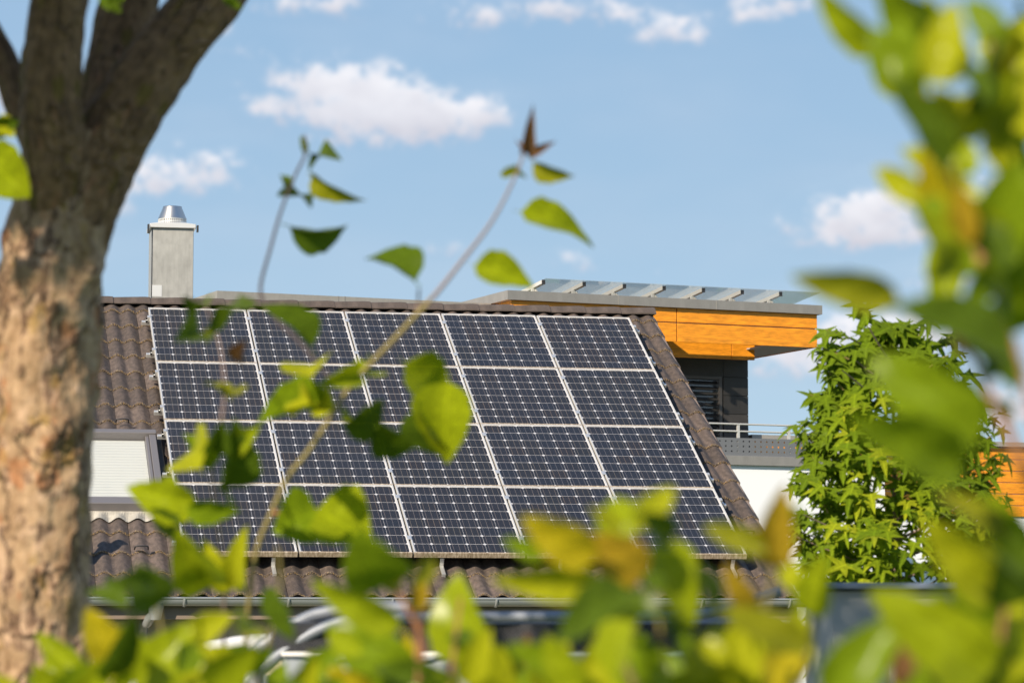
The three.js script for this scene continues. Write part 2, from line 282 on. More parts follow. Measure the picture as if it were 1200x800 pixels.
  part(win, 'window_frame', mergeGeometries([fr(-W, -W + 0.065, -L + 0.08, L - 0.1), fr(W - 0.065, W, -L + 0.08, L - 0.1), fr(-W - 0.005, W + 0.005, -L, -L + 0.078, -0.06, 0.1), fr(-W, W, L - 0.098, L)]), M.skyFrame);
  part(win, 'sash', mergeGeometries([fr(-W + 0.067, -W + 0.10, -L + 0.082, L - 0.1, -0.05, 0.07), fr(W - 0.10, W - 0.067, -L + 0.082, L - 0.1, -0.05, 0.07), fr(-W + 0.102, W - 0.102, L - 0.16, L - 0.102, -0.05, 0.07)]), M.skyFrame);
  part(win, 'flashing', fr(W + 0.004, W + 0.06, -L - 0.02, L + 0.02, -0.06, 0.02), M.black); part(win, 'flashing', fr(-W - 0.06, -W - 0.004, -L - 0.02, L + 0.02, -0.06, 0.02), M.black);
  part(win, 'pane', new THREE.BoxGeometry(2 * W - 0.206, 0.004, 2 * L - 0.244).translate(0, 0.05, -0.04), M.pane);
  const pleats = []; for (let i = 0; i < 44; i++) { const z = -L + 0.09 + i * 0.0285, g = new THREE.PlaneGeometry(2 * W - 0.212, 0.0295).rotateX(-Math.PI / 2 + (i % 2 ? 0.32 : -0.32)); g.translate(0, 0.025, z + 0.014); pleats.push(g); }
  part(win, 'pleated_blind', mergeGeometries(pleats), M.blind);
  { // soft apron dressed over the tiles below the window
    const nx = 56, pos = [], idx = []; for (let i = 0; i <= nx; i++) { const x = -W - 0.04 + i / nx * (2 * W + 0.08), ph = ((x - 3.18 - U1) / TILE), c = 0.5 + 0.5 * Math.cos((((ph % 1) + 1) % 1 * 2 - 0.5) * 2 * Math.PI), w = 0.040 * Math.pow(c, 0.72) - 0.040; pos.push(x, 0.004, L + 0.001, x, w * 0.8 + 0.006, L + 0.06, x, w + 0.004, L + 0.135 + 0.012 * Math.sin(x * 30)); }
    for (let i = 0; i < nx; i++) for (let k = 0; k < 2; k++) { const a = i * 3 + k, b = a + 3; idx.push(a, a + 1, b, b, a + 1, b + 1); }
    const g = new THREE.BufferGeometry(); g.setAttribute('position', new THREE.Float32BufferAttribute(pos, 3)); g.setIndex(idx); const q = metricUV(g); q.computeVertexNormals(); part(win, 'apron', q, M.lead);
  }
  // snow hooks
  for (const [u, v] of [[-2.90, 0.20], [-2.86, -2.36], [2.70, -2.0], [-3.9, 0.20], [-3.85, -2.36]]) {
    const a = (x, y, z) => { const q = V(x, y, z).applyQuaternion(roofQ); return q.add(onRoof(u, v, CREST)); };
    part(house, 'snow_hook', tubeG([a(-0.06, 0.005, -0.02), a(-0.055, 0.05, 0.012), a(-0.03, 0.062, 0.02), a(0.03, 0.062, 0.02), a(0.055, 0.05, 0.012), a(0.06, 0.005, -0.02)], 0.007, 20, 5), M.darkFrame);
  }
  // chimney
  const ch = new THREE.Group(); ch.name = 'chimney'; house.add(ch); const cx = -2.208, cz = -3.43, hw = 0.2195;
  part(ch, 'stack', bevelBox(cx - hw, cx + hw, 4.2, 6.172, cz - 0.22, cz + 0.22, 0.006), M.chimney);
  part(ch, 'repair_patch', bevelBox(cx - hw + 0.008, cx - hw + 0.11, 5.44, 5.56, cz + 0.219, cz + 0.2225, 0.001), M.capSteel);
  part(ch, 'seam', mbox(cx - hw - 0.002, cx - hw + 0.006, 4.2, 6.17, cz + 0.215, cz + 0.224), M.darkFrame);
  const cover = [[-0.236, 6.172], [-0.236, 6.206], [-0.13, 6.218], [0.13, 6.218], [0.236, 6.206], [0.236, 6.172]];
  const sh = new THREE.Shape(); cover.forEach(([x, y], i) => (i ? sh.lineTo(x, y) : sh.moveTo(x, y)));
  part(ch, 'cover_plate', metricUV(new THREE.ExtrudeGeometry(sh, { depth: 0.5, bevelEnabled: true, bevelSize: 0.006, bevelThickness: 0.006, bevelSegments: 1 }).translate(cx, 0, cz - 0.25)), M.capSteel);
  part(ch, 'cover_clip', mergeGeometries([mbox(cx - 0.268, cx - 0.25, 6.11, 6.2, cz + 0.2, cz + 0.262), mbox(cx + 0.25, cx + 0.268, 6.13, 6.2, cz + 0.2, cz + 0.262)]), M.darkFrame);
  const by = 6.228, cowl = part(ch, 'cowl', new THREE.LatheGeometry([[0.150, by + 0.062], [0.152, by + 0.066], [0.100, by + 0.19], [0.101, by + 0.197], [0.095, by + 0.197], [0.094, by + 0.19], [0.06, by + 0.12]].map(([x, y]) => new THREE.Vector2(x, y)), 32).translate(cx + 0.01, 0, cz), M.steel);
  const ring = []; for (const y of [by - 0.006, by + 0.026, by + 0.056]) ring.push(new THREE.CylinderGeometry(0.149, 0.149, 0.010, 32, 1, true).translate(cx + 0.01, y + 0.004, cz)); for (let i = 0; i < 44; i++) ring.push(new THREE.BoxGeometry(0.010, 0.062, 0.003).translate(0, by + 0.028, 0.1488).rotateY(i / 44 * Math.PI * 2).translate(cx + 0.01, 0, cz));
  part(cowl, 'perforated_band', mergeGeometries(ring.map((g) => g.toNonIndexed())), M.capSteel);
  part(cowl, 'flue_pipe', new THREE.CylinderGeometry(0.085, 0.085, 0.17, 24, 1, true).translate(cx + 0.01, by + 0.06, cz), M.steel);
  // added vent pipe, out of view, to cast a shadow beside the roof window's foot
  const vent = part(house, 'added_vent_pipe', new THREE.CylinderGeometry(0.055, 0.055, 0.62, 16).translate(0, 0.2, 0), M.darkFrame, (m) => m.position.copy(onRoof(-3.50, -2.66, CREST)));
  part(vent, 'added_vent_cowl', new THREE.CylinderGeometry(0.07, 0.10, 0.11, 16).translate(0, 0.53, 0), M.darkFrame);
}

// ---------------------------------------------------------------- solar panels: 5 x 4, each with frame, back sheet, 48 cells and a cover glass
const COL = 1.012, ROW = 1.324, PW = 0.994, PL = 1.318;
const atRoof = (u, v, off) => onRoof(u, v, off).applyMatrix4(houseM);
{
  const lip = 0.013, th = 0.046, cell = 0.1571, pitch = 0.1595;
  const s = new THREE.Shape(), c = cell / 2, e = 0.1543 / 2, k = 0.0155; [[-c + k, -e], [c - k, -e], [c, -e + k], [c, e - k], [c - k, e], [-c + k, e], [-c, e - k], [-c, -e + k]].forEach(([x, y], i) => (i ? s.lineTo(x, y) : s.moveTo(x, y)));
  const cg = new THREE.ExtrudeGeometry(s, { depth: 0.0006, bevelEnabled: false }).rotateX(-Math.PI / 2), uv = cg.attributes.uv, cp = cg.attributes.position; for (let i = 0; i < uv.count; i++) uv.setXY(i, cp.getX(i) / cell + 0.5, cp.getZ(i) / cell + 0.5);
  const bar = (x0, x1, z0, z1) => bevelBox(x0, x1, -th, 0, z0, z1, 0.0015);
  const frameG = mergeGeometries([bar(-PW / 2, -PW / 2 + lip, -PL / 2, PL / 2 - lip), bar(PW / 2 - lip, PW / 2, -PL / 2, PL / 2 - lip), bar(-PW / 2 + lip, PW / 2 - lip, -PL / 2, -PL / 2 + lip)]);
  const lowG = new THREE.BoxGeometry(PW, th, lip + 0.004).translate(0, -th / 2, PL / 2 - lip / 2 + 0.002); { const u = lowG.attributes.uv, p = lowG.attributes.position; for (let i = 0; i < u.count; i++) u.setXY(i, p.getX(i) + 0.5, (p.getY(i) + p.getZ(i)) * 4); }
  const backG = new THREE.BoxGeometry(PW - 2 * lip, 0.004, PL - 2 * lip).translate(0, -0.010, 0), glassG = new THREE.PlaneGeometry(PW - 2 * lip, PL - 2 * lip).rotateX(-Math.PI / 2).translate(0, -0.003, 0);
  const columns = ['first', 'second', 'third', 'fourth', 'fifth'], rows = ['topmost row under the ridge', 'second row below the ridge', 'third row below the ridge', 'lowest row above the gutter'];
  const proto = new THREE.Group();
  part(proto, 'frame', frameG, M.frame); part(proto, 'lower_frame_bar', lowG, M.frameDirty); part(proto, 'back_sheet', backG, M.backsheet);
  for (let j = 0; j < 8; j++) for (let i = 0; i < 6; i++) part(proto, 'cell', cg, M.cells[0], (m) => m.position.set((i - 2.5) * pitch, -0.0078, (j - 3.5) * pitch));
  part(proto, 'cover_glass', glassG, M.pvGlass);
  for (let r = 0; r < 4; r++) for (let q = 0; q < 5; q++) {
    const p = proto.clone(); p.name = numbered('solar_panel'); p.position.copy(atRoof((q - 2) * COL, (1.5 - r) * ROW, (R() - 0.5) * 0.003)); p.quaternion.copy(worldRoofQ).multiply(new THREE.Quaternion().setFromEuler(new THREE.Euler((R() - 0.5) * 0.002, 0, (R() - 0.5) * 0.003)));
    const lot = Math.floor(R() * M.cells.length);
    p.children.forEach((m) => { if (m.name === 'cell') m.material = M.cells[R() < 0.55 ? lot : Math.floor(R() * M.cells.length)]; });
    tag(p, `framed solar panel, ${columns[q]} from the chimney side, ${rows[r]}`, 'solar panel', 'solar panels on the tiled roof'); scene.add(p);
  }
  // two rails under each row, with clamps in the gaps between panels and at both ends
  for (let r = 0; r < 4; r++) for (const h of [0.42, -0.38]) {
    const v = (1.5 - r) * ROW + h, g = thing('mounting_rail', `aluminium mounting rail under the ${rows[r].split(' ')[0]} panel row, the ${h > 0 ? 'upper' : 'lower'} of its pair`, 'rail', [0, 0, 0], 0, 'rails under the solar panels');
    g.position.copy(atRoof(0, v, 0)); g.quaternion.copy(worldRoofQ);
    part(g, 'bar', bevelBox(-2.5 * COL - 0.07, 2.5 * COL + 0.06, -0.086, -0.048, -0.02, 0.02, 0.003), M.alu);
    for (let k = 0; k <= 5; k++) { const x = (k - 2.5) * COL, end = k === 0 ? -1 : k === 5 ? 1 : 0; part(g, 'clamp', end ? mergeGeometries([bevelBox(x - 0.014, x + 0.014, -0.046, 0.006, -0.025, 0.025, 0.002), bevelBox(x + end * 0.014, x + end * 0.032, -0.046, -0.03, -0.02, 0.02, 0.002)]) : bevelBox(x - 0.020, x + 0.020, 0.0015, 0.006, -0.035, 0.035, 0.002), M.alu); }
  }
  for (const [k, u] of [-1.73, -0.24, 0.83, 1.62, 2.41].entries()) {
    const g = thing('roof_hook', `flat steel roof hook on the tiles below the solar panels, ${['first', 'second', 'third', 'fourth', 'fifth'][k]} from the chimney side`, 'hook', [0, 0, 0], 0, 'roof hooks below the panels');
    g.position.copy(atRoof(u, -2.72, CREST)); g.quaternion.copy(worldRoofQ);
    part(g, 'strap', bevelBox(-0.018, 0.018, -0.004, 0.004, -0.10, 0.04, 0.002), M.alu); part(g, 'upright', bevelBox(-0.018, 0.018, 0.003, 0.082, -0.106, -0.098, 0.002), M.alu); part(g, 'lip', bevelBox(-0.018, 0.018, -0.03, 0.004, 0.036, 0.044, 0.002), M.alu);
  }
}

// ---------------------------------------------------------------- the modern house behind
const TURN = 0.41, BX = -0.06185, BZ = -43.72373;
const modern = thing('flat_roof_house', 'modern flat roofed house with orange wood panels and dark cladding behind the tiled roof', 'house', [BX, 0, BZ], TURN);
{
  const top = 6.872, sb = 6.735, bot = 6.231, right = 5.207;
  // roof slab round an opening under the glass canopy
  const ox0 = 0.7, ox1 = 4.36, oz0 = -0.13, oz1 = -1.72;
  const slab = part(modern, 'roof_slab', mergeGeometries([mbox(0, right, sb, top, oz0, 0), mbox(0, ox0, sb, top, oz1, oz0), mbox(ox1, right, sb, top, oz1, oz0), mbox(0, right, sb, top, -5.5, oz1)]), M.slabEdge);
  for (const x of [1.78, 3.4]) part(slab, 'edge_joint', mbox(x, x + 0.012, sb - 0.002, top + 0.004, -0.02, 0.004), M.lowEdge);
  for (const x of [2.3]) part(slab, 'cross_beam', mbox(x, x + 0.16, sb - 0.2, sb - 0.002, oz1 - 0.02, oz0 + 0.005), M.soffit);
  // fascia of orange boards, two courses, a joint near the tiled ridge
  const zf = -0.062, boards = [[0.085, 2.762], [2.778, 5.148]], courses = [[6.525, 6.733], [bot, 6.509]];
  boards.forEach(([x0, x1], i) => courses.forEach(([y0, y1], j) => part(modern, 'wood_panel', bevelBox(x0, x1, y0, y1, zf - 0.03, zf, 0.003), M.wood[(i + j * 2) % 3])));
  part(modern, 'fascia_backing', mbox(0.1, 5.13, bot + 0.005, sb - 0.002, zf - 0.06, zf - 0.032), M.slabEdge);
  courses.forEach(([y0, y1], j) => { part(modern, 'wood_panel', bevelBox(5.118, 5.146, y0, y1, -2.19, zf - 0.032, 0.003), M.wood[j]); part(modern, 'wood_panel', bevelBox(0.086, 0.116, y0, y1, -5.3, zf - 0.032, 0.003), M.wood[j + 1]); });
  part(modern, 'soffit', mergeGeometries([mbox(ox1, 5.115, bot + 0.01, bot + 0.03, -2.2, zf - 0.062), mbox(0.12, ox0, bot + 0.01, bot + 0.03, -2.2, zf - 0.062), mbox(ox0, ox1, bot + 0.01, bot + 0.03, -2.2, oz1)]), M.soffit);
  // inner beam below the opening
  for (const [x0, x1] of [[0.4, 4.10], [4.11, 4.5]]) part(modern, 'wood_beam', bevelBox(x0, x1, 6.085, 6.46, -0.92, -0.86, 0.004), M.wood[2]);
  // dark clad wall with a louvred window
  const zw = -2.19, wx0 = 3.3, wx1 = 4.62, wy1 = 5.94;
  part(modern, 'dark_wall', mergeGeometries([mbox(0.2, wx0, 3.9, bot, zw - 0.24, zw - 0.02), mbox(wx1, 5.085, 3.9, bot, zw - 0.24, zw - 0.02), mbox(wx0, wx1, wy1, bot, zw - 0.24, zw - 0.02)]), M.darkClad);
  for (let k = 0; k < 8; k++) { const y0 = 6.228 - (k + 1) * 0.29, y1 = y0 + 0.283; part(modern, 'cladding_board', bevelBox(wx1 + 0.03, 5.088, y0, Math.min(y1, 6.225), zw - 0.02, zw, 0.003), M.darkClad); if (y0 >= wy1 - 0.01) part(modern, 'cladding_board', bevelBox(0.2, wx1 + 0.025, y0 + (k === 0 ? 0 : 0), y1, zw - 0.02, zw, 0.003), M.darkClad); }
  part(modern, 'side_wall', mbox(5.02, 5.084, 3.9, bot, -5.5, zw - 0.242), M.darkClad);
  const win = new THREE.Group(); win.name = 'louvred_window'; modern.add(win);
  part(win, 'window_frame', mergeGeometries([mbox(wx1 - 0.05, wx1, 3.9, wy1, zw - 0.1, zw + 0.012), mbox(wx0, wx1 - 0.052, wy1 - 0.05, wy1 - 0.002, zw - 0.1, zw + 0.012)]), M.canopyBar.clone()).material.color.setRGB(0.09, 0.08, 0.075);
  part(win, 'pane', mbox(wx0, wx1 - 0.052, 3.9, wy1 - 0.052, zw - 0.1, zw - 0.095), M.pane);
  part(win, 'room_back', mbox(wx0 - 0.3, wx1 + 0.2, 3.9, wy1 + 0.2, -4.6, -4.55), M.plaster);
  const sl = new THREE.BoxGeometry(wx1 - wx0 - 0.06, 0.008, 0.075).rotateX(0.6); for (let k = 0; k < 20; k++) part(win, 'louvre_slat', sl, M.slat, (m) => m.position.set((wx0 + wx1) / 2 - 0.028, wy1 - 0.1 - k * 0.085, zw - 0.04));
  // lower storey, parapet, perforated sheet, railing
  part(modern, 'white_wall', mbox(-4.2, 6.3, 0, 4.415, -5.5, -0.06), M.whitewall);
  part(modern, 'parapet_coping', bevelBox(-4.25, 6.34, 4.417, 4.556, -0.22, 0.0, 0.004), M.slabEdge);
  {
    const s = new THREE.Shape(); const x0 = 2.2, x1 = 5.2; s.moveTo(x0, 4.558); s.lineTo(x1, 4.558); s.lineTo(x1, 4.825); s.lineTo(x0, 4.825); s.closePath();
    for (let i = 0; i < 30; i++) for (let j = 0; j < 3; j++) { const h = new THREE.Path(); h.absarc(x0 + 0.08 + i * 0.099, 4.625 + j * 0.075, 0.0145, 0, Math.PI * 2, true); s.holes.push(h); }
    part(modern, 'perforated_sheet', metricUV(new THREE.ExtrudeGeometry(s, { depth: 0.004, bevelEnabled: false, curveSegments: 3 }).translate(0, 0, -0.05)), M.perf);
  }
  for (const y of [5.033, 4.925]) part(modern, 'railing_bar', new THREE.CylinderGeometry(0.014, 0.014, 3.4, 8).rotateZ(Math.PI / 2).translate(3.9, y, -0.07), M.rail);
  for (const x of [2.06, 2.925, 3.79, 4.65, 5.5]) part(modern, 'railing_post', mbox(x - 0.02, x + 0.02, 4.557, 5.019, -0.088, -0.057), M.rail);
  // low roof to the left
  const low = part(modern, 'low_roof', mbox(-4.215, -0.01, 6.58, 6.735, -5.5, -0.6), M.lowEdge);
  for (const x of [-2.40, -2.30]) part(low, 'edge_joint', mbox(x, x + 0.01, 6.578, 6.739, -0.62, -0.596), M.slabEdge);
  part(modern, 'upper_wall', mbox(-4.1, 0.19, 4.3, 6.578, -5.4, -0.75), M.whitewall);
  part(modern, 'terrace_floor', mbox(0.2, 6.2, 4.417, 4.43, -5.5, -0.222), M.slabEdge);
}
{
  const annex = thing('wood_clad_annex', 'low annex clad in orange boards with grey coping behind the leafy star leaved tree', 'annex', [BX, 0, BZ], TURN);
  part(annex, 'core', mbox(5.32, 13.4, 0, 4.98, -5.5, -2.55), M.whitewall);
  part(annex, 'coping', bevelBox(5.28, 13.5, 4.982, 5.06, -5.6, -2.43, 0.004), M.lowEdge);
  for (let k = 0; k < 6; k++) for (const [x0, x1] of [[5.32, 7.55], [7.56, 10.5], [10.51, 13.4]]) part(annex, 'wood_panel', bevelBox(x0, x1, 4.975 - (k + 1) * 0.19, 4.975 - k * 0.19 - 0.012, -2.548, -2.52, 0.003), M.wood[(k + Math.round(x0)) % 3]);
}
{
  const g = thing('glass_canopy', 'tilted glass canopy on pale rafters standing on the flat roof', 'canopy', [BX, 0, BZ], TURN);
  const A = V(0, 7.115, -0.5), B = V(0, 6.985, -1.75), d = B.clone().sub(A), ang = Math.atan2(d.y, -d.z), len = d.length();
  for (let k = 0; k < 7; k++) {
    const x = 0.79 + k * 0.662;
    const r = part(g, 'rafter', new THREE.BoxGeometry(0.06, 0.055, len).rotateX(ang).translate(x, (A.y + B.y) / 2 - 0.035, (A.z + B.z) / 2), M.canopyBar);
    part(r, 'end_cap', mbox(x - 0.026, x + 0.026, A.y - 0.072, A.y - 0.004, A.z + 0.001, A.z + 0.012), M.darkFrame);
    part(g, 'post', mbox(x - 0.045, x - 0.005, 6.874, A.y - 0.085, A.z - 0.36, A.z - 0.31), M.canopyBar);
    part(g, 'lower_strut', new THREE.BoxGeometry(0.03, 0.03, len * 0.72).rotateX(ang + 0.01).translate(x + 0.02, (A.y + B.y) / 2 - 0.105, (A.z + B.z) / 2 - 0.12), M.canopyBar);
    if (k < 7) part(g, 'pane', new THREE.BoxGeometry(0.655, 0.01, len + 0.14).rotateX(ang).translate(k < 6 ? x + 0.331 : x + 0.331, (A.y + B.y) / 2 + 0.002, (A.z + B.z) / 2), M.canopyGlass);
  }
}

// ---------------------------------------------------------------- leaves and twigs
function leafG(wide, point, bend, fold, twist = 0, sharp = 0.8, teeth = 0.04) {                    // unit length along +y, faces +z
  const ny = 11, nx = 4, pos = [], uv = [], idx = [];
  for (let j = 0; j <= ny; j++) for (let i = 0; i <= nx; i++) {
    const t = j === 0 ? 0 : 0.1 + 0.9 * (j - 1) / (ny - 1), tb = clamp((t - 0.1) / 0.9), s = i / nx * 2 - 1, w = 0.5 * wide * Math.pow(Math.sin(Math.PI * Math.pow(tb, point)), sharp) * (1 + teeth * Math.sin(t * 31 + s)) + 0.009 * (1 - tb);
    const x = s * w, z = -bend * t * t + fold * Math.abs(x) + 0.012 * Math.sin(t * 17 + s * 2), c = Math.cos(twist * t), q = Math.sin(twist * t);
    pos.push(x * c - (z + bend * t * t) * q, t * (1 - 0.25 * Math.abs(bend) * t), x * q + z * 1); uv.push(i / nx, t);
  }
  for (let j = 0; j < ny; j++) for (let i = 0; i < nx; i++) { const a = j * (nx + 1) + i, b = a + nx + 1; idx.push(a, a + 1, b, a + 1, b + 1, b); }
  const g = new THREE.BufferGeometry(); g.setAttribute('position', new THREE.Float32BufferAttribute(pos, 3)); g.setAttribute('uv', new THREE.Float32BufferAttribute(uv, 2)); g.setIndex(idx); g.computeVertexNormals(); return g;
}
const cherryShapes = [leafG(1, 0.70, 0.30, 0.45, 0.25, 0.95, 0.05), leafG(1, 0.68, 0.45, 0.35, -0.4, 0.92, 0.05), leafG(1, 0.72, 0.18, 0.5, 0.15, 0.98, 0.05), leafG(1, 0.68, 0.5, 0.3, 0.5, 0.92, 0.05)];
const leafShapes = [leafG(1, 0.72, 0.16, 0.22, 0.2), leafG(1, 0.8, 0.28, 0.15, -0.3), leafG(1, 0.68, 0.08, 0.3, 0.1), leafG(1, 0.75, 0.38, 0.2, 0.4)];
const leafMap = texture(128, 256, (u, v) => {
  const s = Math.abs(u - 0.5), rib = s < 0.018 ? 1 : 0, side = Math.abs(((v * 9 - s * 3.2) % 1 + 1) % 1 - 0.5) < 0.05 ? 0.45 : 0, m = 0.86 + 0.12 * fbm2(u * 6, v * 9, 4), k = m + 0.13 * Math.max(rib, side) - 0.3 * clamp((fbm2(u * 15 + 3, v * 24, 3) - 0.5) * 5);
  return [k, k, k * 0.98];
});
const leafMat = (c, coat = 0.25, coatRough = 0.35, through = 0.45) => phys({ map: leafMap, color: lin(...c), roughness: 0.92, transmission: through, thickness: 0, specularIntensity: 0.12, clearcoat: coat * 0.4, clearcoatRoughness: coatRough, side: THREE.DoubleSide });
// leaf colours: dk mature and darkened as if shaded; then by age full grown, fresh, young, yellowing, bronze, red tips, olive; the laurel's are glossy, the cherry's dull
const LEAF_TONES = { dk: [0.13, 0.21, 0.008], gr: [0.27, 0.385, 0.006], br: [0.43, 0.51, 0.006], yg: [0.56, 0.58, 0.010], ye: [0.68, 0.55, 0.012], or: [0.60, 0.40, 0.022], rb: [0.26, 0.13, 0.05], ol: [0.36, 0.37, 0.010] };
const L = {};
for (const [k, c] of Object.entries(LEAF_TONES)) { L[k] = leafMat(c, 0.1, 0.35); L['l' + k] = leafMat(c, 0.7, 0.27); }
const twigMat = std({ color: lin(0.27, 0.19, 0.155), roughness: 0.8 }), greenTwig = std({ color: lin(0.25, 0.20, 0.06), roughness: 0.7 }), darkTwig = std({ color: lin(0.065, 0.05, 0.05), roughness: 0.8 }), redTwig = std({ color: lin(0.36, 0.16, 0.07), roughness: 0.7 });
// one leaf from its stalk end to its tip; both ends are points on lines of sight, each at its own distance
function leaf(parent, base, tip, ratio, roll, mat, shape = 0, set = leafShapes) {
  const y = tip.clone().sub(base), len = y.length(); y.normalize();
  const z = camera.position.clone().sub(base); z.addScaledVector(y, -z.dot(y)).normalize().applyAxisAngle(y, roll); const x = y.clone().cross(z);
  const m = part(parent, 'leaf', set[shape % set.length], mat);
  m.matrix.makeBasis(x.multiplyScalar(len * ratio), y.multiplyScalar(len), z.multiplyScalar(len)).setPosition(base); m.matrix.decompose(m.position, m.quaternion, m.scale); return m;
}
// rows of [base x, base y, tip x, tip y, width to length, roll, leaf kind, nearness of the tip]
function leaves(parent, depth, rows, seed, spread = 0.25) {
  const r = rng(seed);
  for (const [bx, by, tx, ty, ratio, roll, kind, dz] of rows) { const d = depth + (r() - 0.5) * 2 * spread, near = dz ?? (r() - 0.5) * 0.05 * depth; const own = kind[0] === 'l'; leaf(parent, sight(bx, by, d), sight(own ? tx : tx + (tx - bx) * 0.06, own ? ty : ty + (ty - by) * 0.06, d - near), ratio, roll ?? (r() - 0.5) * 0.9, L[kind], Math.floor(r() * 4), own ? leafShapes : cherryShapes); }
}
const stem = (parent, pts, d, r0, r1, mat, name = 'stem') => part(parent, name, taperTube(pts.map(([x, y, dd]) => sight(x, y, d + (dd ?? 0))), r0, r1, 8 * pts.length, 7), mat);

// ---------------------------------------------------------------- the fruit tree on the left
{
  const t = thing('fruit_tree', 'fruit tree with lumpy pale brown trunk forking into dark limbs', 'tree', [-0.83, 0, -5.4]);
  const D = 5.4, inv = t.position.clone().negate();
  const bark = std({
    roughness: 0.95, bumpMap: texture(512, 512, (u, v) => { const cr = step(0.0, 0.10, Math.abs(loop(u + 0.05, v + 0.15, 4.5, 4))), k = 0.25 + 0.4 * cr + 0.25 * loop(u, v, 16, 5) + 0.15 * loop(u + 0.5, v, 44, 3); return [k, k, k]; }, false), bumpScale: 0.014,
    map: texture(512, 512, (u, v) => {
      const a = loop(u, v, 7, 4), b = loop(u + 0.37, v, 20, 4), c = loop(u, v + 0.2, 50, 3), plate = loop(u + 0.11, v + 0.43, 10, 3);
      let k = [0.66 + 0.20 * a + 0.16 * b + 0.1 * c, 0.545 + 0.19 * a + 0.15 * b + 0.1 * c, 0.42 + 0.17 * a + 0.13 * b + 0.1 * c];
      const crack = 1 - step(0.0, 0.07, Math.abs(loop(u + 0.05, v + 0.15, 4.5, 4) + 0.2 * b)), dark = clamp((b * 0.8 + plate * 0.8 + c * 0.4 - 0.2) * 5), moss = clamp((loop(u + 0.7, v + 0.1, 9, 4) - 0.22) * 5), pale = clamp((plate - 0.12) * 6), rust = clamp((loop(u + 0.2, v + 0.6, 8, 4) - 0.15) * 6);
      k = k.map((x, i) => mix(x, [0.84, 0.71, 0.60][i], pale * 0.6)); k = k.map((x, i) => mix(x, [0.62, 0.36, 0.20][i], rust * 0.5)); k = k.map((x, i) => mix(x, [0.32, 0.23, 0.17][i], dark * 0.6)); k = k.map((x, i) => mix(x, [0.24, 0.16, 0.11][i], crack * 0.6)); return k.map((x, i) => mix(x, [0.58, 0.46, 0.20][i], moss * 0.5));
    }),
  });
  // the limbs' brown bark, darkened in place of shade; ringed, with mossy patches
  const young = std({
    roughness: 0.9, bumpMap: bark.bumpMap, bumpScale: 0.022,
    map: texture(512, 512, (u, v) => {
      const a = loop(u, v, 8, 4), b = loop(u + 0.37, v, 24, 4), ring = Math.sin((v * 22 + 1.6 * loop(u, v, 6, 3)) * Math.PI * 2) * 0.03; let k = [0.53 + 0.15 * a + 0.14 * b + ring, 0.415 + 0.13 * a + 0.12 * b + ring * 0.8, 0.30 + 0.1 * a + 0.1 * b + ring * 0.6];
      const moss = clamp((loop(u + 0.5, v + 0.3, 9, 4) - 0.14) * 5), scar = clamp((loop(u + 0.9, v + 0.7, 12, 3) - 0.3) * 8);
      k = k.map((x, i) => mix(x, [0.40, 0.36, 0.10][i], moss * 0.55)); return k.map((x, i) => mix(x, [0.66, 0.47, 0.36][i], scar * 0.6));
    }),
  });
  function limb(pts, segs, name, lump = 0.1, seed = 0) {                 // pts: [px, py, radius, depth offset]
    const P = pts.map(([x, y, , dd]) => sight(x, y, D + (dd ?? 0)).add(inv)), c = new THREE.CatmullRomCurve3(P), sides = 36, pos = [], uv = [], idx = []; let run = 0, last = null;
    const F = c.computeFrenetFrames(segs, false);
    for (let i = 0; i <= segs; i++) {
      const s = i / segs, o = c.getPoint(s), k = s * (pts.length - 1), a = Math.min(Math.floor(k), pts.length - 2), r = mix(pts[a][2], pts[a + 1][2], step(0, 1, k - a)); if (last) run += o.distanceTo(last); last = o;
      const up = V(0, 0, 1), tan = c.getTangent(s), bx = tan.clone().cross(up).normalize(), bz = bx.clone().cross(tan).normalize();
      for (let j = 0; j <= sides; j++) {
        const q = j / sides * Math.PI * 2, dir = bx.clone().multiplyScalar(Math.cos(q)).addScaledVector(bz, Math.sin(q));
        const rr = r * (1 + lump * 1.3 * fbm3(dir.x * 1.1 + seed, o.y * 5, dir.z * 1.1, 3) + lump * 0.5 * fbm3(dir.x * 3 + seed, o.y * 14, dir.z * 3, 3) + lump * 0.12 * Math.sin(o.y * 90 + 5 * fbm3(dir.x * 2, o.y * 9, dir.z * 2 + seed, 2)));
        const w = o.clone().addScaledVector(dir, rr); pos.push(w.x, w.y, w.z); uv.push(j / sides * 1.0, run * 1.5);
      }
    }
    for (let i = 0; i < segs; i++) for (let j = 0; j < sides; j++) { const a = i * (sides + 1) + j, b = a + sides + 1; idx.push(a, a + 1, b, a + 1, b + 1, b); }
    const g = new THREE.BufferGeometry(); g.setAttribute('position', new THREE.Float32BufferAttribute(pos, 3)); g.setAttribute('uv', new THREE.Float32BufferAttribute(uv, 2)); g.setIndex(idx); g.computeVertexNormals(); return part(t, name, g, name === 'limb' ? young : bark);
  }
  limb([[40, 2000, 0.135], [40, 1300, 0.11], [40, 900, 0.098], [42, 780, 0.094], [46, 600, 0.092], [50, 440, 0.096], [58, 320, 0.094], [72, 220, 0.086], [84, 150, 0.07]], 170, 'trunk', 0.13, 1);
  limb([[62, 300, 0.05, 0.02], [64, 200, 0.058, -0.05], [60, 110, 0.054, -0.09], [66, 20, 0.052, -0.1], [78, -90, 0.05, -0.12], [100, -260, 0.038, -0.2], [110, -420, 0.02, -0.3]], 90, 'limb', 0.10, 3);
  limb([[80, 300, 0.06], [108, 205, 0.068, 0], [160, 110, 0.062, 0], [212, 40, 0.058, 0.02], [262, -25, 0.055, 0.04], [330, -130, 0.045, 0.1], [420, -270, 0.025, 0.2]], 90, 'limb', 0.09, 5);
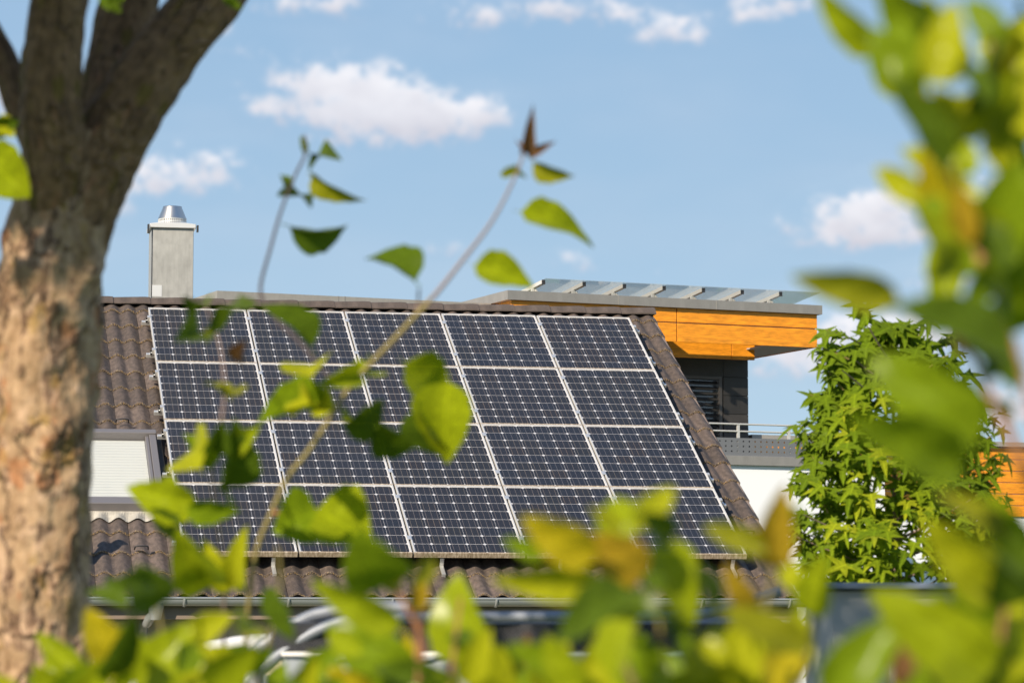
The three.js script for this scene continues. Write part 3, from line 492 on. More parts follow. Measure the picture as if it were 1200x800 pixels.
  limb([[92, 240, 0.05, 0.08], [122, 130, 0.056, 0.13], [140, 50, 0.052, 0.18], [156, -20, 0.05, 0.22], [180, -130, 0.04, 0.3], [190, -300, 0.022, 0.4]], 80, 'limb', 0.09, 7);
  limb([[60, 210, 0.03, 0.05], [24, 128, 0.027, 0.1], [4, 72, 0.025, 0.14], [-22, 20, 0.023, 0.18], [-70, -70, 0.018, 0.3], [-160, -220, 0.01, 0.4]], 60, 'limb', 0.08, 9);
  // crown above and beside the frame
  const r = rng(31), P = t.position;
  const put = (c, len) => { const y = V(r() - 0.5, r() * 0.7 - 0.75, r() - 0.5).normalize(), z = V(r() - 0.5, r() * 0.8 + 0.1, r() - 0.5), x = y.clone().cross(z).normalize(); z.copy(x).cross(y); return new THREE.Matrix4().makeBasis(x.multiplyScalar(len * 0.5), y.multiplyScalar(len), z.multiplyScalar(len)).setPosition(c); };
  const clumps = []; const limbs = [];
  for (let i = 0; i < 90; i++) { const a = r() * Math.PI * 2, e = r(), q = 1.35 * Math.pow(r(), 0.5), c = V(-0.25 + Math.cos(a) * q, 4.55 + (e - 0.5) * 1.8, 0.35 + Math.sin(a) * q * 0.95); clumps.push(c); }
  // dense unseen crown clumps, added towards the sun to shade the limbs
  for (let i = 0; i < 84; i++) { const k = 0.7 + 2.2 * r(); clumps.push(V(-1.05 + 0.75 * r(), 2.74 + 0.62 * r(), -5.45 + 0.25 * r()).addScaledVector(SUN, k * 1.04).sub(P)); }
  const G = [];
  for (const [ci, c] of clumps.entries()) {
    const w = c.clone().add(P); const topEdge = EYE + (-w.z) * 0.214 + 0.17;                                  // keeps the crown over the view, as in the photograph
    if (ci < 90 && w.y < topEdge) c.y += topEdge - w.y + 0.05 + r() * 0.4;
    for (let k = 0; k < 44; k++) { const o = V(r() - 0.5, r() - 0.5, r() - 0.5).multiplyScalar(ci < 90 ? 0.85 : 0.3), p = c.clone().add(o), pw = p.clone().add(P); if (pw.y - 0.1 < EYE + (-pw.z) * 0.214 && Math.abs(pw.x) < -pw.z * 0.205) continue; G.push(leafShapes[Math.floor(r() * 4)].clone().applyMatrix4(put(p, 0.08 + 0.035 * r()))); }
  }
  const crown = part(t, 'crown', mergeGeometries(G), leafMat([0.10, 0.15, 0.014])); crown.userData.kind = 'stuff';
  const tw = []; for (const c of clumps) { const from = V(0.05, 3.15 + r() * 0.5, 0.05).lerp(c, 0.12); tw.push(taperTube([from, from.clone().lerp(c, 0.5).add(V(0, 0.15, 0)), c], 0.016, 0.004, 8, 5)); }
  const ok = tw.filter((g) => { g.computeBoundingBox(); const b = g.boundingBox; return b.min.y > 3.02; });
  part(t, 'twigs', mergeGeometries(ok.length ? ok : tw.slice(0, 1)), twigMat).userData.kind = 'stuff';
  // the few leaves that hang into view
  for (const [bx, by, tx, ty, ratio, roll, kind] of [[-30, 172, 34, 232, 0.75, 0.2, 'br'], [-20, 150, 22, 142, 0.6, 0.5, 'dk'], [-10, 138, 16, 160, 0.7, -0.3, 'yg'], [262, -18, 282, 12, 0.5, 0.9, 'dk'], [120, -20, 140, 16, 0.6, 0.8, 'dk'], [150, -30, 128, 12, 0.5, 0.3, 'dk']]) { const a = sight(bx, by, 4.7).add(inv), b = sight(tx, ty, 4.68).add(inv); const m = leaf(t, a.clone().add(P), b.clone().add(P), ratio, roll, L[kind], 2); m.position.sub(P); }
}

// ---------------------------------------------------------------- young cherry shoots before the roof
{
  const t = thing('cherry_sapling', 'young cherry shoots with drooping pointed leaves before the solar panels', 'sapling');
  const D = 4.3;
  stem(t, [[255, 2300, 0.1], [268, 1300, 0.1], [285, 800, 0.05], [300, 645], [318, 600], [336, 560], [360, 530], [383, 495], [408, 455], [430, 430], [470, 388], [505, 350]], D, 0.0056, 0.0032, greenTwig);
  stem(t, [[500, 355], [510, 345], [546, 300], [576, 260], [600, 215], [612, 185], [620, 150]], D, 0.0032, 0.0014, twigMat);
  stem(t, [[408, 455], [385, 440, 0.1], [350, 400, 0.2], [318, 368, 0.3], [305, 340, 0.35], [317, 290, 0.35], [330, 245, 0.35], [346, 205, 0.35], [358, 178, 0.35], [356, 158, 0.35]], D, 0.004, 0.002, darkTwig);
  stem(t, [[268, 1300, 0.1], [262, 780, -0.1], [262, 700, -0.2], [256, 620, -0.2], [248, 560, -0.2], [262, 470, -0.1], [256, 400, 0], [240, 355, 0]], D, 0.005, 0.0012, twigMat);
  stem(t, [[430, 430], [462, 400, 0.05], [488, 365, 0.1], [491, 338, 0.1]], D, 0.003, 0.0018, twigMat);
  stem(t, [[318, 600], [340, 604], [372, 602]], D, 0.004, 0.003, redTwig, 'leaf_stalk');
  leaves(t, D + 0.35, [[360, 178, 402, 196, 0.42, 0.6, 'dk'], [360, 202, 404, 240, 0.4, 0.6, 'ol'], [338, 210, 360, 256, 0.55, 0.6, 'dk'], [330, 262, 414, 286, 0.30, 0.7, 'dk'], [356, 185, 357, 154, 0.22, 0.3, 'dk'], [334, 232, 332, 200, 0.2, 0.6, 'dk']], 3, 0.03);
  leaves(t, D, [[600, 246, 702, 267, 0.44, -0.45, 'br', 0.02], [548, 309, 624, 332, 0.52, -0.3, 'br', 0.02], [620, 186, 668, 211, 0.42, 0.7, 'ol'], [613, 182, 626, 142, 0.2, 0.3, 'rb'], [616, 176, 646, 170, 0.24, 0.4, 'rb'], [612, 178, 604, 158, 0.22, 0.3, 'rb'], [606, 190, 596, 222, 0.6, 0.1, 'yg'],
    [492, 336, 436, 280, 0.52, 0.9, 'dk'], [369, 416, 321, 344, 0.5, 1.1, 'dk', 0.02], [366, 446, 352, 402, 0.75, -0.2, 'yg'], [402, 480, 288, 470, 0.30, 0.8, 'gr'], [396, 482, 356, 458, 0.6, -0.3, 'yg'], [368, 474, 322, 458, 0.62, -0.2, 'yg'], [426, 438, 380, 448, 0.34, 0.1, 'br'], [426, 438, 420, 418, 0.6, 0.2, 'br'], [424, 440, 442, 428, 0.5, 0, 'br'],
    [394, 500, 470, 490, 0.42, 0.6, 'dk'], [440, 488, 502, 556, 0.4, 0.9, 'dk'], [466, 418, 546, 484, 0.6, -0.3, 'br'], [526, 436, 514, 540, 0.62, 0.3, 'br', 0.03], [398, 494, 430, 478, 0.55, -0.2, 'br'], [490, 470, 498, 556, 0.42, 1.0, 'dk'],
    [378, 598, 322, 616, 1.05, 0.3, 'gr'], [364, 594, 434, 630, 0.98, -0.35, 'br', 0.03], [345, 596, 338, 570, 0.8, 0.4, 'gr']], 5, 0.06);
  leaves(t, D - 0.25, [[238, 556, 202, 488, 0.62, -0.2, 'yg'], [250, 555, 222, 500, 0.6, 0.4, 'gr'], [256, 580, 294, 500, 0.62, 1.0, 'dk', 0.03], [262, 532, 288, 504, 0.55, -0.3, 'br'], [244, 530, 262, 500, 0.5, 0.6, 'dk'], [268, 560, 262, 600, 0.5, 0.8, 'dk'], [242, 592, 142, 584, 0.46, -0.3, 'br', 0.02], [212, 598, 168, 552, 0.5, 0.1, 'br'], [212, 600, 190, 648, 0.7, 0.9, 'dk'],
    [212, 590, 276, 614, 0.36, 0.5, 'gr'], [252, 692, 208, 630, 0.55, -0.3, 'br'], [264, 702, 250, 638, 0.4, 0.3, 'yg'], [268, 690, 282, 650, 0.36, 0.1, 'yg'], [246, 360, 212, 344, 0.45, 0.8, 'dk'], [250, 357, 290, 370, 0.68, 0.9, 'dk'], [232, 391, 258, 392, 0.55, 0.1, 'yg'], [236, 392, 214, 390, 0.5, 0.9, 'dk'], [272, 472, 240, 430, 0.36, 0.5, 'ol'], [268, 468, 280, 436, 0.38, 0.2, 'ol'], [290, 395, 276, 430, 0.2, 0.7, 'rb']], 7, 0.06);
}

// upright leaves that thicken a bush between two places along its foot
function thicken(t, depth, x0, x1, y0, y1, n, size, kinds, seed) {
  const r = rng(seed); for (let i = 0; i < n; i++) { const d = depth * (0.94 + 0.22 * r()), bx = mix(x0, x1, r()), by = mix(y0, y1, r()), a = (r() - 0.5) * 2.0, len = size * (0.7 + 0.6 * r()) * FOCAL / d; leaf(t, sight(bx, by, d), sight(bx + Math.sin(a) * len, by - Math.cos(a) * len, d - (r() - 0.4) * 0.06), 0.38 + 0.2 * r(), (r() - 0.5) * 1.3, L[kinds[Math.floor(r() * kinds.length)]], Math.floor(r() * 4)); }
}
// ---------------------------------------------------------------- laurel bushes in front
function bushStems(t, depth, roots, mat) { for (const pts of roots) stem(t, pts, depth, 0.0045, 0.0016, mat); }
{
  const t = thing('laurel_bush', 'glossy laurel bush with green leaves below the gutter, beside the fruit tree trunk', 'bush');
  bushStems(t, 3.2, [[[150, 2600], [150, 1300], [160, 900], [190, 760], [180, 690]], [[150, 1300], [120, 900], [130, 790], [105, 720]], [[160, 1300], [260, 900], [300, 800], [328, 690], [325, 640]]], greenTwig);
  leaves(t, 3.2, [[118, 815, 36, 736, 0.26, 0, 'lbr'], [140, 792, 102, 710, 0.5, 0.1, 'lye', 0.02], [152, 716, 98, 688, 0.42, 0.9, 'ldk'], [178, 722, 180, 664, 0.95, 0.9, 'ldk'], [150, 812, 238, 724, 0.42, -0.2, 'lbr', 0.02], [222, 748, 272, 720, 0.55, -0.2, 'lyg'], [324, 690, 342, 754, 0.62, 0.9, 'ldk'], [268, 815, 258, 764, 0.62, -0.2, 'lbr'], [312, 815, 336, 772, 0.5, 0.1, 'lgr'], [238, 812, 288, 766, 0.45, 0, 'lbr'],
    [190, 815, 170, 756, 0.5, 0.2, 'lgr'], [200, 790, 248, 745, 0.4, 0.3, 'lgr'], [120, 800, 160, 742, 0.4, 0.6, 'ldk'], [90, 830, 128, 775, 0.5, 0.1, 'lbr'], [60, 840, 100, 782, 0.5, 0.2, 'lgr'], [215, 830, 232, 780, 0.6, 0, 'lyg'], [330, 690, 300, 718, 0.5, 0.8, 'ldk'], [338, 830, 372, 772, 0.42, 0.1, 'lyg'], [290, 780, 316, 742, 0.4, 0.5, 'ldk'], [150, 700, 130, 672, 0.4, 0.9, 'ldk'], [182, 690, 156, 668, 0.4, 0.9, 'ldk'], [276, 742, 300, 726, 0.6, -0.1, 'lyg']], 17, 0.25);
  thicken(t, 3.2, 20, 340, 790, 850, 26, 0.06, ['lbr', 'lgr', 'lyg', 'ldk', 'lbr'], 41);
}
{
  const t = thing('laurel_bush', 'laurel bush with broad bright leaves in front of the swing canopy', 'bush');
  bushStems(t, 2.93, [[[500, 3000], [505, 1300], [515, 900], [530, 780], [540, 700]], [[505, 1300], [470, 900], [495, 760], [470, 700], [440, 660]], [[515, 900], [490, 800], [492, 720], [488, 668]]], redTwig);
  leaves(t, 2.9, [[482, 742, 360, 682, 0.32, -0.2, 'lbr', 0.02], [505, 804, 376, 742, 0.44, -0.25, 'lgr', 0.03], [430, 770, 380, 738, 0.4, 0, 'lbr'], [545, 792, 528, 676, 0.62, -0.25, 'lbr', 0.03], [540, 808, 575, 738, 0.42, 0.1, 'lyg'], [450, 692, 436, 646, 0.75, 0.2, 'lgr'], [484, 720, 500, 668, 0.3, 0.2, 'lor'], [440, 818, 386, 784, 0.5, 0, 'lye'], [575, 822, 586, 764, 0.7, 0, 'lyg'], [630, 818, 664, 750, 0.52, 0.1, 'lyg'], [612, 792, 618, 738, 0.32, 0.2, 'lrb'], [600, 800, 598, 758, 0.5, 0.9, 'ldk'],
    [485, 800, 478, 740, 0.3, 0.2, 'lye'], [520, 830, 500, 770, 0.5, 0, 'lbr'], [470, 690, 452, 662, 0.4, 0.7, 'lol'], [650, 830, 640, 782, 0.6, 0.9, 'ldk'], [350, 840, 330, 786, 0.5, 0, 'lbr'], [560, 760, 520, 742, 0.3, 0.7, 'ldk'], [460, 760, 420, 700, 0.3, 0.6, 'lgr'], [590, 836, 630, 780, 0.4, 0.2, 'lgr'], [360, 830, 410, 790, 0.4, 0.2, 'lgr'], [478, 690, 512, 650, 0.3, 0.3, 'lol']], 23, 0.2);
  thicken(t, 2.95, 340, 640, 800, 860, 20, 0.055, ['lbr', 'lgr', 'lyg', 'ldk', 'lye'], 43);
}
{
  const t = thing('laurel_bush', 'laurel bush with orange and yellow young leaves before the lowest solar panels', 'bush');
  bushStems(t, 2.37, [[[790, 3600], [790, 1300], [785, 900], [775, 740], [748, 640], [735, 610]], [[790, 1300], [860, 900], [880, 780], [905, 680], [912, 620]], [[785, 900], [720, 740], [710, 690]], [[860, 900], [940, 790], [955, 720], [962, 665]]], greenTwig);
  leaves(t, 2.35, [[708, 662, 610, 606, 0.46, -0.1, 'lye', 0.02], [762, 682, 692, 626, 0.62, 0.1, 'lor', 0.02], [735, 642, 714, 572, 0.72, -0.2, 'lbr'], [738, 628, 796, 560, 0.36, -0.1, 'lyg'], [772, 618, 814, 745, 0.46, -0.3, 'lbr', 0.03], [718, 682, 574, 680, 0.30, -0.2, 'lyg', 0.02], [642, 656, 588, 630, 0.4, 0.1, 'lgr'], [752, 690, 648, 714, 0.36, 0.95, 'ldk'], [792, 803, 698, 752, 0.52, 0.15, 'lgr', 0.03], [852, 822, 884, 712, 0.5, 0, 'lyg', 0.02], [900, 825, 934, 738, 0.4, 0.1, 'lye'], [830, 810, 846, 716, 0.5, -0.1, 'lyg'],
    [908, 652, 820, 613, 0.32, 0.2, 'lol'], [903, 675, 919, 570, 0.36, 0, 'lor'], [896, 664, 890, 604, 0.4, 0.2, 'lye'], [945, 728, 967, 652, 0.5, -0.2, 'lbr'], [962, 762, 848, 714, 0.32, 0.1, 'lol'], [840, 722, 832, 664, 0.62, 0.95, 'ldk'], [770, 700, 740, 660, 0.5, 0.9, 'ldk'], [780, 730, 700, 690, 0.4, 0.9, 'ldk'], [760, 720, 690, 700, 0.42, 0.2, 'lgr'], [800, 760, 770, 690, 0.5, 0.9, 'ldk'], [790, 640, 760, 600, 0.4, 0.8, 'ldk'], [930, 700, 922, 640, 0.4, 0.1, 'lyg'], [880, 720, 862, 672, 0.4, 0.2, 'lor'], [860, 780, 812, 742, 0.4, 0, 'lyg'], [910, 790, 872, 752, 0.5, 0.1, 'lye'], [925, 620, 935, 580, 0.4, 0.3, 'lgr'], [880, 830, 940, 780, 0.5, 0.4, 'lol'],
    [760, 840, 800, 770, 0.5, 0.4, 'lgr'], [820, 850, 790, 790, 0.5, 0.9, 'ldk'], [690, 850, 720, 800, 0.5, 0.3, 'lgr'], [740, 700, 716, 640, 0.3, 0.9, 'ldk'], [735, 640, 690, 590, 0.28, 0.5, 'lol']], 29, 0.14);
  thicken(t, 2.45, 660, 980, 790, 870, 26, 0.058, ['lyg', 'lgr', 'lyg', 'lbr', 'lbr', 'lgr'], 47);
}
{
  const t = thing('laurel_bush', 'tall laurel branch with large leaves beside the star leaved tree', 'bush');
  bushStems(t, 2.03, [[[1230, 4300], [1240, 1300], [1230, 800], [1225, 600], [1195, 420], [1150, 310], [1118, 215], [1085, 110], [1060, 0]], [[1240, 1300], [1190, 900], [1170, 800], [1180, 700]], [[1225, 600], [1170, 480], [1140, 420], [1120, 400]], [[1150, 310], [1180, 230], [1180, 120], [1150, 20]]], redTwig);
  leaves(t, 2.0, [[1068, 358, 932, 318, 0.30, 0.1, 'lol', 0.02], [1205, 432, 1046, 348, 0.42, 0.95, 'ldk', 0.02], [1142, 562, 996, 488, 0.35, 0.35, 'lgr', 0.05], [1152, 542, 1046, 392, 0.44, 0.5, 'lgr', 0.02], [1200, 470, 1120, 380, 0.42, 0.95, 'ldk'], [1092, 246, 1022, 192, 0.35, 0.1, 'lyg'], [1032, 74, 960, -8, 0.35, -0.1, 'lbr'], [1082, 132, 1028, 16, 0.34, 0.3, 'lgr'], [1090, 112, 1122, -8, 0.42, 0, 'lyg'], [1100, 200, 1152, 70, 0.29, -0.1, 'lbr'], [1120, 150, 1200, 30, 0.42, 0.95, 'ldk'], [1150, 150, 1190, 50, 0.27, 0.1, 'lye'], [1165, 214, 1206, 80, 0.42, -0.1, 'lyg'], [1116, 302, 1088, 176, 0.34, 0.2, 'lye'], [1136, 296, 1124, 208, 0.34, 0.1, 'lor'],
    [1148, 312, 1204, 186, 0.50, 0.3, 'lgr'], [1112, 222, 1056, 76, 0.30, 0.9, 'ldk'], [1160, 330, 1210, 280, 0.50, 0.2, 'lgr'], [1150, 400, 1200, 320, 0.42, 0.6, 'ldk'], [1190, 640, 1100, 560, 0.42, 0.6, 'lol'], [1192, 704, 1082, 610, 0.44, -0.1, 'lyg', 0.03], [1206, 806, 1026, 712, 0.35, -0.2, 'lbr', 0.05], [952, 818, 1064, 742, 0.44, 0.3, 'lgr', 0.04], [1050, 814, 1066, 738, 0.35, 0.2, 'lrb'], [1130, 830, 1210, 750, 0.42, 0.95, 'ldk'], [1160, 720, 1220, 640, 0.50, 0.95, 'ldk'], [1100, 820, 1080, 762, 0.42, 0.9, 'ldk'], [1210, 690, 1150, 620, 0.42, 0.9, 'ldk'],
    [1000, 840, 1030, 780, 0.42, 0.5, 'lrb'], [1130, 400, 1085, 350, 0.42, 0.6, 'lgr'], [1120, 420, 1138, 370, 0.34, 0.2, 'lrb'], [1180, 60, 1130, -10, 0.42, 0.3, 'lgr'], [1190, 20, 1215, -40, 0.42, 0.9, 'ldk'], [1060, 30, 1020, -50, 0.42, 0.5, 'lor'], [1130, 180, 1100, 90, 0.34, 0.6, 'lol'], [1175, 330, 1150, 240, 0.42, 0.8, 'ldk'], [1210, 330, 1165, 250, 0.42, 0.5, 'lgr'], [1150, 520, 1110, 430, 0.50, 0.9, 'ldk'], [1085, 330, 1120, 290, 0.42, 0.8, 'ldk'], [1090, 60, 1070, -20, 0.34, 0.9, 'ldk'], [1110, 260, 1080, 215, 0.25, 0.5, 'lgr'], [1160, 130, 1130, 60, 0.42, 0.9, 'ldk'], [1140, 440, 1180, 400, 0.42, 0.9, 'ldk'], [1190, 470, 1176, 500, 0.42, 0.7, 'lol']], 37, 0.10);
  thicken(t, 2.05, 1110, 1240, 50, 400, 40, 0.055, ['lgr', 'lbr', 'lyg', 'lgr', 'lbr', 'lbr'], 53); thicken(t, 2.05, 1040, 1120, 60, 130, 6, 0.05, ['lbr', 'lyg', 'lgr'], 54); thicken(t, 2.1, 1175, 1240, 640, 860, 16, 0.055, ['lgr', 'lbr', 'lgr', 'lbr'], 59); thicken(t, 2.15, 960, 1200, 810, 880, 18, 0.06, ['lgr', 'lbr', 'lyg'], 61);
}

// ---------------------------------------------------------------- the star leaved tree beside the house
{
  const D = 13, foot = sight(1052, 690, D), t = thing('sweetgum_tree', 'young sweetgum tree thick with star shaped leaves beside the white wall', 'tree', [foot.x, 0, foot.z]);
  const starG = (k) => {
    const lobes = [[0, 1], [1.12, 0.82], [2.05, 0.52]], pts = [[0, -0.02, 0]], ring = [];
    const add = (a, r) => ring.push([Math.sin(a) * r, Math.cos(a) * r]);
    add(-2.6, 0.12); add(-2.05, 0.52); add(-1.6, 0.24); add(-1.3, 0.5); add(-1.12, 0.82); add(-0.9, 0.48); add(-0.52, 0.3); add(-0.2, 0.62); add(0, 1); add(0.2, 0.62); add(0.52, 0.3); add(0.9, 0.48); add(1.12, 0.82); add(1.3, 0.5); add(1.6, 0.24); add(2.05, 0.52); add(2.6, 0.12);
    const pos = [0, 0.05, 0], uv = [0.5, 0.3], idx = []; ring.forEach(([x, y]) => { const q = Math.hypot(x, y); pos.push(x, y, -[0.25, 0.45, 0.1][k] * q * q + [0.18, 0.1, 0.3][k] * Math.abs(x) * q); uv.push(0.5 + x * 0.5, 0.3 + y * 0.6); });
    for (let i = 1; i <= ring.length; i++) idx.push(0, i % ring.length + 1, i);
    const g = new THREE.BufferGeometry(); g.setAttribute('position', new THREE.Float32BufferAttribute(pos, 3)); g.setAttribute('uv', new THREE.Float32BufferAttribute(uv, 2)); g.setIndex(idx); g.computeVertexNormals(); return g;
  };
  const G = [0, 1, 2].map(starG), mats = [[0.20, 0.30, 0.010], [0.30, 0.40, 0.012], [0.42, 0.48, 0.016], [0.27, 0.37, 0.010]].map((c) => leafMat(c, 0.15, 0.4, 0.42)), r = rng(91), m4 = new THREE.Matrix4();
  const edge = [[370, 1036, 1054], [392, 1004, 1092], [420, 972, 1110], [450, 962, 1124], [500, 948, 1150], [540, 932, 1168], [580, 930, 1178], [620, 926, 1184], [660, 930, 1194], [720, 936, 1196], [800, 946, 1196]];
  const span = (y) => { let i = 0; while (i < edge.length - 2 && edge[i + 1][0] < y) i++; const k = clamp((y - edge[i][0]) / (edge[i + 1][0] - edge[i][0])); return [mix(edge[i][1], edge[i + 1][1], k), mix(edge[i][2], edge[i + 1][2], k)]; };
  const rest = []; let made = 0;
  const spots = [];
  for (let i = 0; i < 1900; i++) {
    const y = 378 + Math.pow(r(), 0.85) * 400, [a, b] = span(y), q = Math.pow(r(), 0.75) * (r() < 0.5 ? -1 : 1), cx = (a + b) / 2, hw = (b - a) / 2 * (0.84 + 0.14 * r() + 0.22 * n2(y * 0.022, q > 0 ? 3 : 8)) - 6, x = cx + q * hw, deep = Math.sqrt(Math.max(0, 1 - q * q)) * hw / FOCAL * D, w = r();
    spots.push([x, y, mix(deep, -deep, Math.pow(w, 1.15))]);
  }
  const shoots = [];
  for (let i = 0; i < 34; i++) {                                       // shoots that stick out of the crown
    const y = 385 + i * 9, [a, b] = span(y), s = i % 2 ? 1 : -1, x0 = (a + b) / 2 + s * (b - a) * 0.33, len = (y < 520 ? 22 : 32) + 30 * r(), an = 0.35 + 0.9 * r(), dn = (r() - 0.3) * 0.25; shoots.push([x0, y, x0 + s * len * Math.sin(an), y - len * Math.cos(an), dn]);
    for (let k = 0; k < 6; k++) { const q = 0.35 + 0.65 * k / 5; spots.push([mix(x0, x0 + s * len * Math.sin(an), q) + (r() - 0.5) * 10, mix(y, y - len * Math.cos(an), q) + (r() - 0.5) * 8, dn]); }
  }
  spots.sort((a, b) => b[2] - a[2]);                                   // nearest the street side first
  for (const [x, y, near] of spots) {
    const p = sight(x, y, D - near).sub(t.position), len = 0.04 + 0.075 * Math.pow(r(), 1.2);
    const out = V((x - 1050) / 110, 0.15, 0.9 * Math.sign(near + 0.1)).normalize(), yv = V(out.x * 0.8 + (r() - 0.5) * 1.1, -0.85 + (r() - 0.5) * 1.5, out.z * 0.6 + (r() - 0.5) * 0.9).normalize(), zv = V(out.x * 0.5 + (r() - 0.5) * 0.7, 0.75 + (r() - 0.5) * 0.5, out.z * 0.8 + (r() - 0.5) * 0.7), xv = yv.clone().cross(zv).normalize(); zv.copy(xv).cross(yv);
    m4.makeBasis(xv.multiplyScalar(len), yv.multiplyScalar(len), zv.multiplyScalar(len)).setPosition(p); const g = G[Math.floor(r() * 3)], mat = mats[Math.floor(r() * 4)];
    if (made < 295) { made++; const m = part(t, 'leaf', g, mat); m4.decompose(m.position, m.quaternion, m.scale); } else rest.push(g.clone().applyMatrix4(m4));
  }
  part(t, 'inner_foliage', mergeGeometries(rest), mats[0]).userData.kind = 'stuff';
  for (const [x0, y0, x1, y1, dn] of shoots) { const a = sight(x0, y0, D - dn).sub(t.position), b = sight(x1, y1, D - dn).sub(t.position); part(t, 'shoot', taperTube([a, a.clone().lerp(b, 0.5).add(V(0, 0.006, 0)), b], 0.0045, 0.0018, 6, 5), greenTwig); }
  const trunk = [[1056, 1800], [1054, 1100], [1052, 800], [1050, 650], [1048, 520], [1046, 440], [1046, 384]].map(([x, y]) => sight(x, y, D).sub(t.position)); trunk[0].y = 0;
  part(t, 'trunk', taperTube(trunk, 0.028, 0.004, 50, 8), twigMat);
  for (let i = 0; i < 26; i++) { const y = 430 + i * 12, [a, b] = span(y - 30), s = i % 2 ? 1 : -1, from = sight(1049, y, D).sub(t.position), to = sight(1049 + s * (b - a) / 2 * (0.55 + 0.35 * r()), y - 34 - 20 * r(), D - (r() - 0.5) * 0.7).sub(t.position); part(t, 'branch', taperTube([from, from.clone().lerp(to, 0.5).add(V(0, -0.01, 0)), to], 0.007, 0.0025, 8, 5), twigMat); }
}

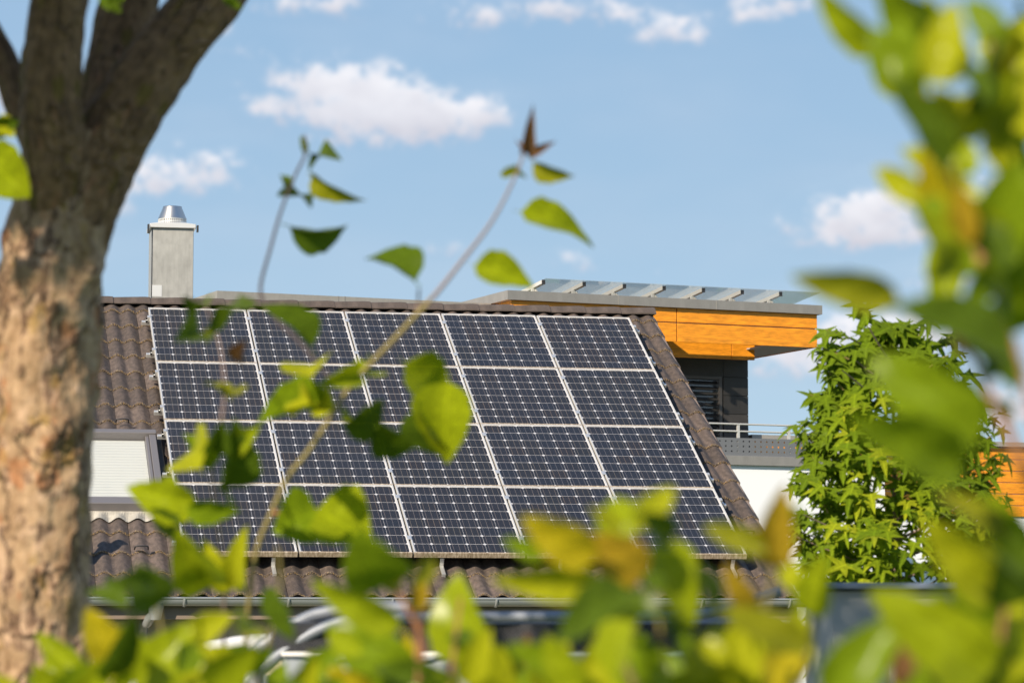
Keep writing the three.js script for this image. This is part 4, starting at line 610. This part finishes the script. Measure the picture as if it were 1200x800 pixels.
// ---------------------------------------------------------------- garden swing and cabinet between the bushes and the house
{
  const D = 7.4, o = sight(600, 743, D), t = thing('garden_swing', 'garden swing with silver tube frame and dark woven canopy below the gutter', 'swing', [o.x, 0, o.z]);
  const S = (x, y, d = 0) => sight(x, y, D + d).sub(t.position);
  const tube = phys({ color: lin(0.24, 0.26, 0.30), roughness: 0.5, metalness: 0.2 });
  const weave = std({ roughness: 0.55, map: texture(128, 128, (u, v) => { const a = Math.sin(u * 16 * Math.PI * 2), b = Math.sin(v * 16 * Math.PI * 2), k = 0.27 + 0.10 * a * b + 0.05 * loop(u, v, 9, 3); return [k, k, k * 1.06]; }), bumpMap: texture(128, 128, (u, v) => { const k = 0.5 + 0.5 * Math.sin(u * 16 * Math.PI * 2) * Math.sin(v * 16 * Math.PI * 2); return [k, k, k]; }, false), bumpScale: 0.006 });
  const cloth = std({ color: lin(0.28, 0.31, 0.34), roughness: 0.9 }), white = std({ color: lin(0.80, 0.78, 0.76), roughness: 0.9 });
  part(t, 'top_bar', tubeG([S(275, 812), S(300, 790), S(340, 757), S(385, 733), S(430, 724), S(520, 723), S(700, 722), S(800, 721), S(845, 715), S(880, 703), S(915, 693)], 0.0135, 60, 10), tube);
  part(t, 'rear_bar', tubeG([S(245, 812, 0.1), S(275, 782, 0.1), S(320, 748, 0.1), S(365, 722, 0.1), S(420, 712, 0.1), S(480, 713, 0.1)], 0.017, 40, 10), tube);
  const mx = (x) => (x - 600) / FOCAL * D, my = (y) => EYE + (743.4 - y) / FOCAL * D;
  const sheet = (x0, x1, y0, y1, mat, name, sag, dd) => { const g = new THREE.PlaneGeometry(mx(x1) - mx(x0), my(y0) - my(y1), 48, 3), p = g.attributes.position, uv = g.attributes.uv; for (let i = 0; i < p.count; i++) { const x = p.getX(i); uv.setXY(i, x * 7, p.getY(i) * 7); p.setZ(i, 0.012 * Math.sin(x * 31 + 0.7) * sag); } g.translate((mx(x0) + mx(x1)) / 2, (my(y0) + my(y1)) / 2, -dd); g.computeVertexNormals(); return part(t, name, g, mat); };
  sheet(318, 930, 731, 763, weave, 'canopy_valance', 1, 0.0);
  sheet(330, 930, 763.5, 768, white, 'canopy_trim', 1, -0.012);
  sheet(330, 930, 768.5, 900, cloth, 'canopy_curtain', 1.6, 0.01);
  { const g = new THREE.PlaneGeometry(mx(925) - mx(325), 0.9, 30, 8).rotateX(-Math.PI / 2), p = g.attributes.position, uv = g.attributes.uv; for (let i = 0; i < p.count; i++) { uv.setXY(i, p.getX(i) * 3, p.getZ(i) * 3); p.setY(i, 0.02 * Math.cos(p.getZ(i) / 0.9 * Math.PI)); } g.translate((mx(325) + mx(925)) / 2, my(730.5), -0.465); g.computeVertexNormals(); part(t, 'canopy_roof', g, weave); }
  for (const [x, d] of [[300, 0], [915, 0], [310, 0.9], [915, 0.9]]) { const a = S(x, 790, d), b = S(x + (x > 600 ? 60 : -60), 790, d); b.y = 0; part(t, 'leg', tubeG([a, b], 0.018, 4, 8), tube); }
  part(t, 'seat', bevelBox(-0.62, 0.62, 0.42, 0.52, -0.55, -0.1, 0.03), cloth); part(t, 'backrest', bevelBox(-0.62, 0.62, 0.5, 0.95, -0.68, -0.6, 0.03), cloth);
  const q = sight(262, 764, 8.4), c = thing('folded_cover', 'white folded cloth cover lying over the end of the swing frame', 'cover', [q.x, q.y, q.z]);
  const blob = (sx, sy, sz, seed) => { const g = new THREE.SphereGeometry(1, 28, 16), p = g.attributes.position; for (let i = 0; i < p.count; i++) { const x = p.getX(i), y = p.getY(i), z = p.getZ(i), k = 1 + 0.12 * fbm3(x * 1.6 + seed, y * 1.6, z * 1.6, 3); p.setXYZ(i, Math.sign(x) * Math.pow(Math.abs(x), 0.75) * sx * k, y * sy * k, Math.sign(z) * Math.pow(Math.abs(z), 0.75) * sz * k); } g.computeVertexNormals(); return g; };
  part(c, 'upper_fold', blob(0.15, 0.036, 0.12, 1).rotateZ(0.18), white); part(c, 'lower_fold', blob(0.12, 0.05, 0.12, 4).translate(-0.14, -0.085, 0.05), white);
}
{
  const D = 9.4, o = sight(1062, 700, D), t = thing('garden_cabinet', 'dark garden cabinet with flat blue grey lid below the star leaved tree', 'cabinet', [o.x, 0, o.z], 0.12);
  const top = sight(1040, 684, D).y, blue = std({ color: lin(0.15, 0.18, 0.24), roughness: 0.4 }), dark = std({ color: lin(0.33, 0.33, 0.33), roughness: 0.6 }), pale = std({ color: lin(0.45, 0.44, 0.46), roughness: 0.6 });
  part(t, 'lid', bevelBox(-0.30, 0.34, top - 0.02, top, -0.25, 0.20, 0.006), blue);
  part(t, 'body', bevelBox(-0.27, 0.31, 0, top - 0.022, -0.22, 0.16, 0.006), dark);
  part(t, 'door', bevelBox(-0.10, 0.28, 0.1, top - 0.07, 0.162, 0.18, 0.005), pale);
  part(t, 'door_panel', bevelBox(-0.06, 0.24, top - 0.4, top - 0.1, 0.182, 0.188, 0.003), blue);
  part(t, 'handle', bevelBox(-0.075, -0.065, top - 0.5, top - 0.3, 0.19, 0.205, 0.003), pale);
}
renderer.render(scene, camera);
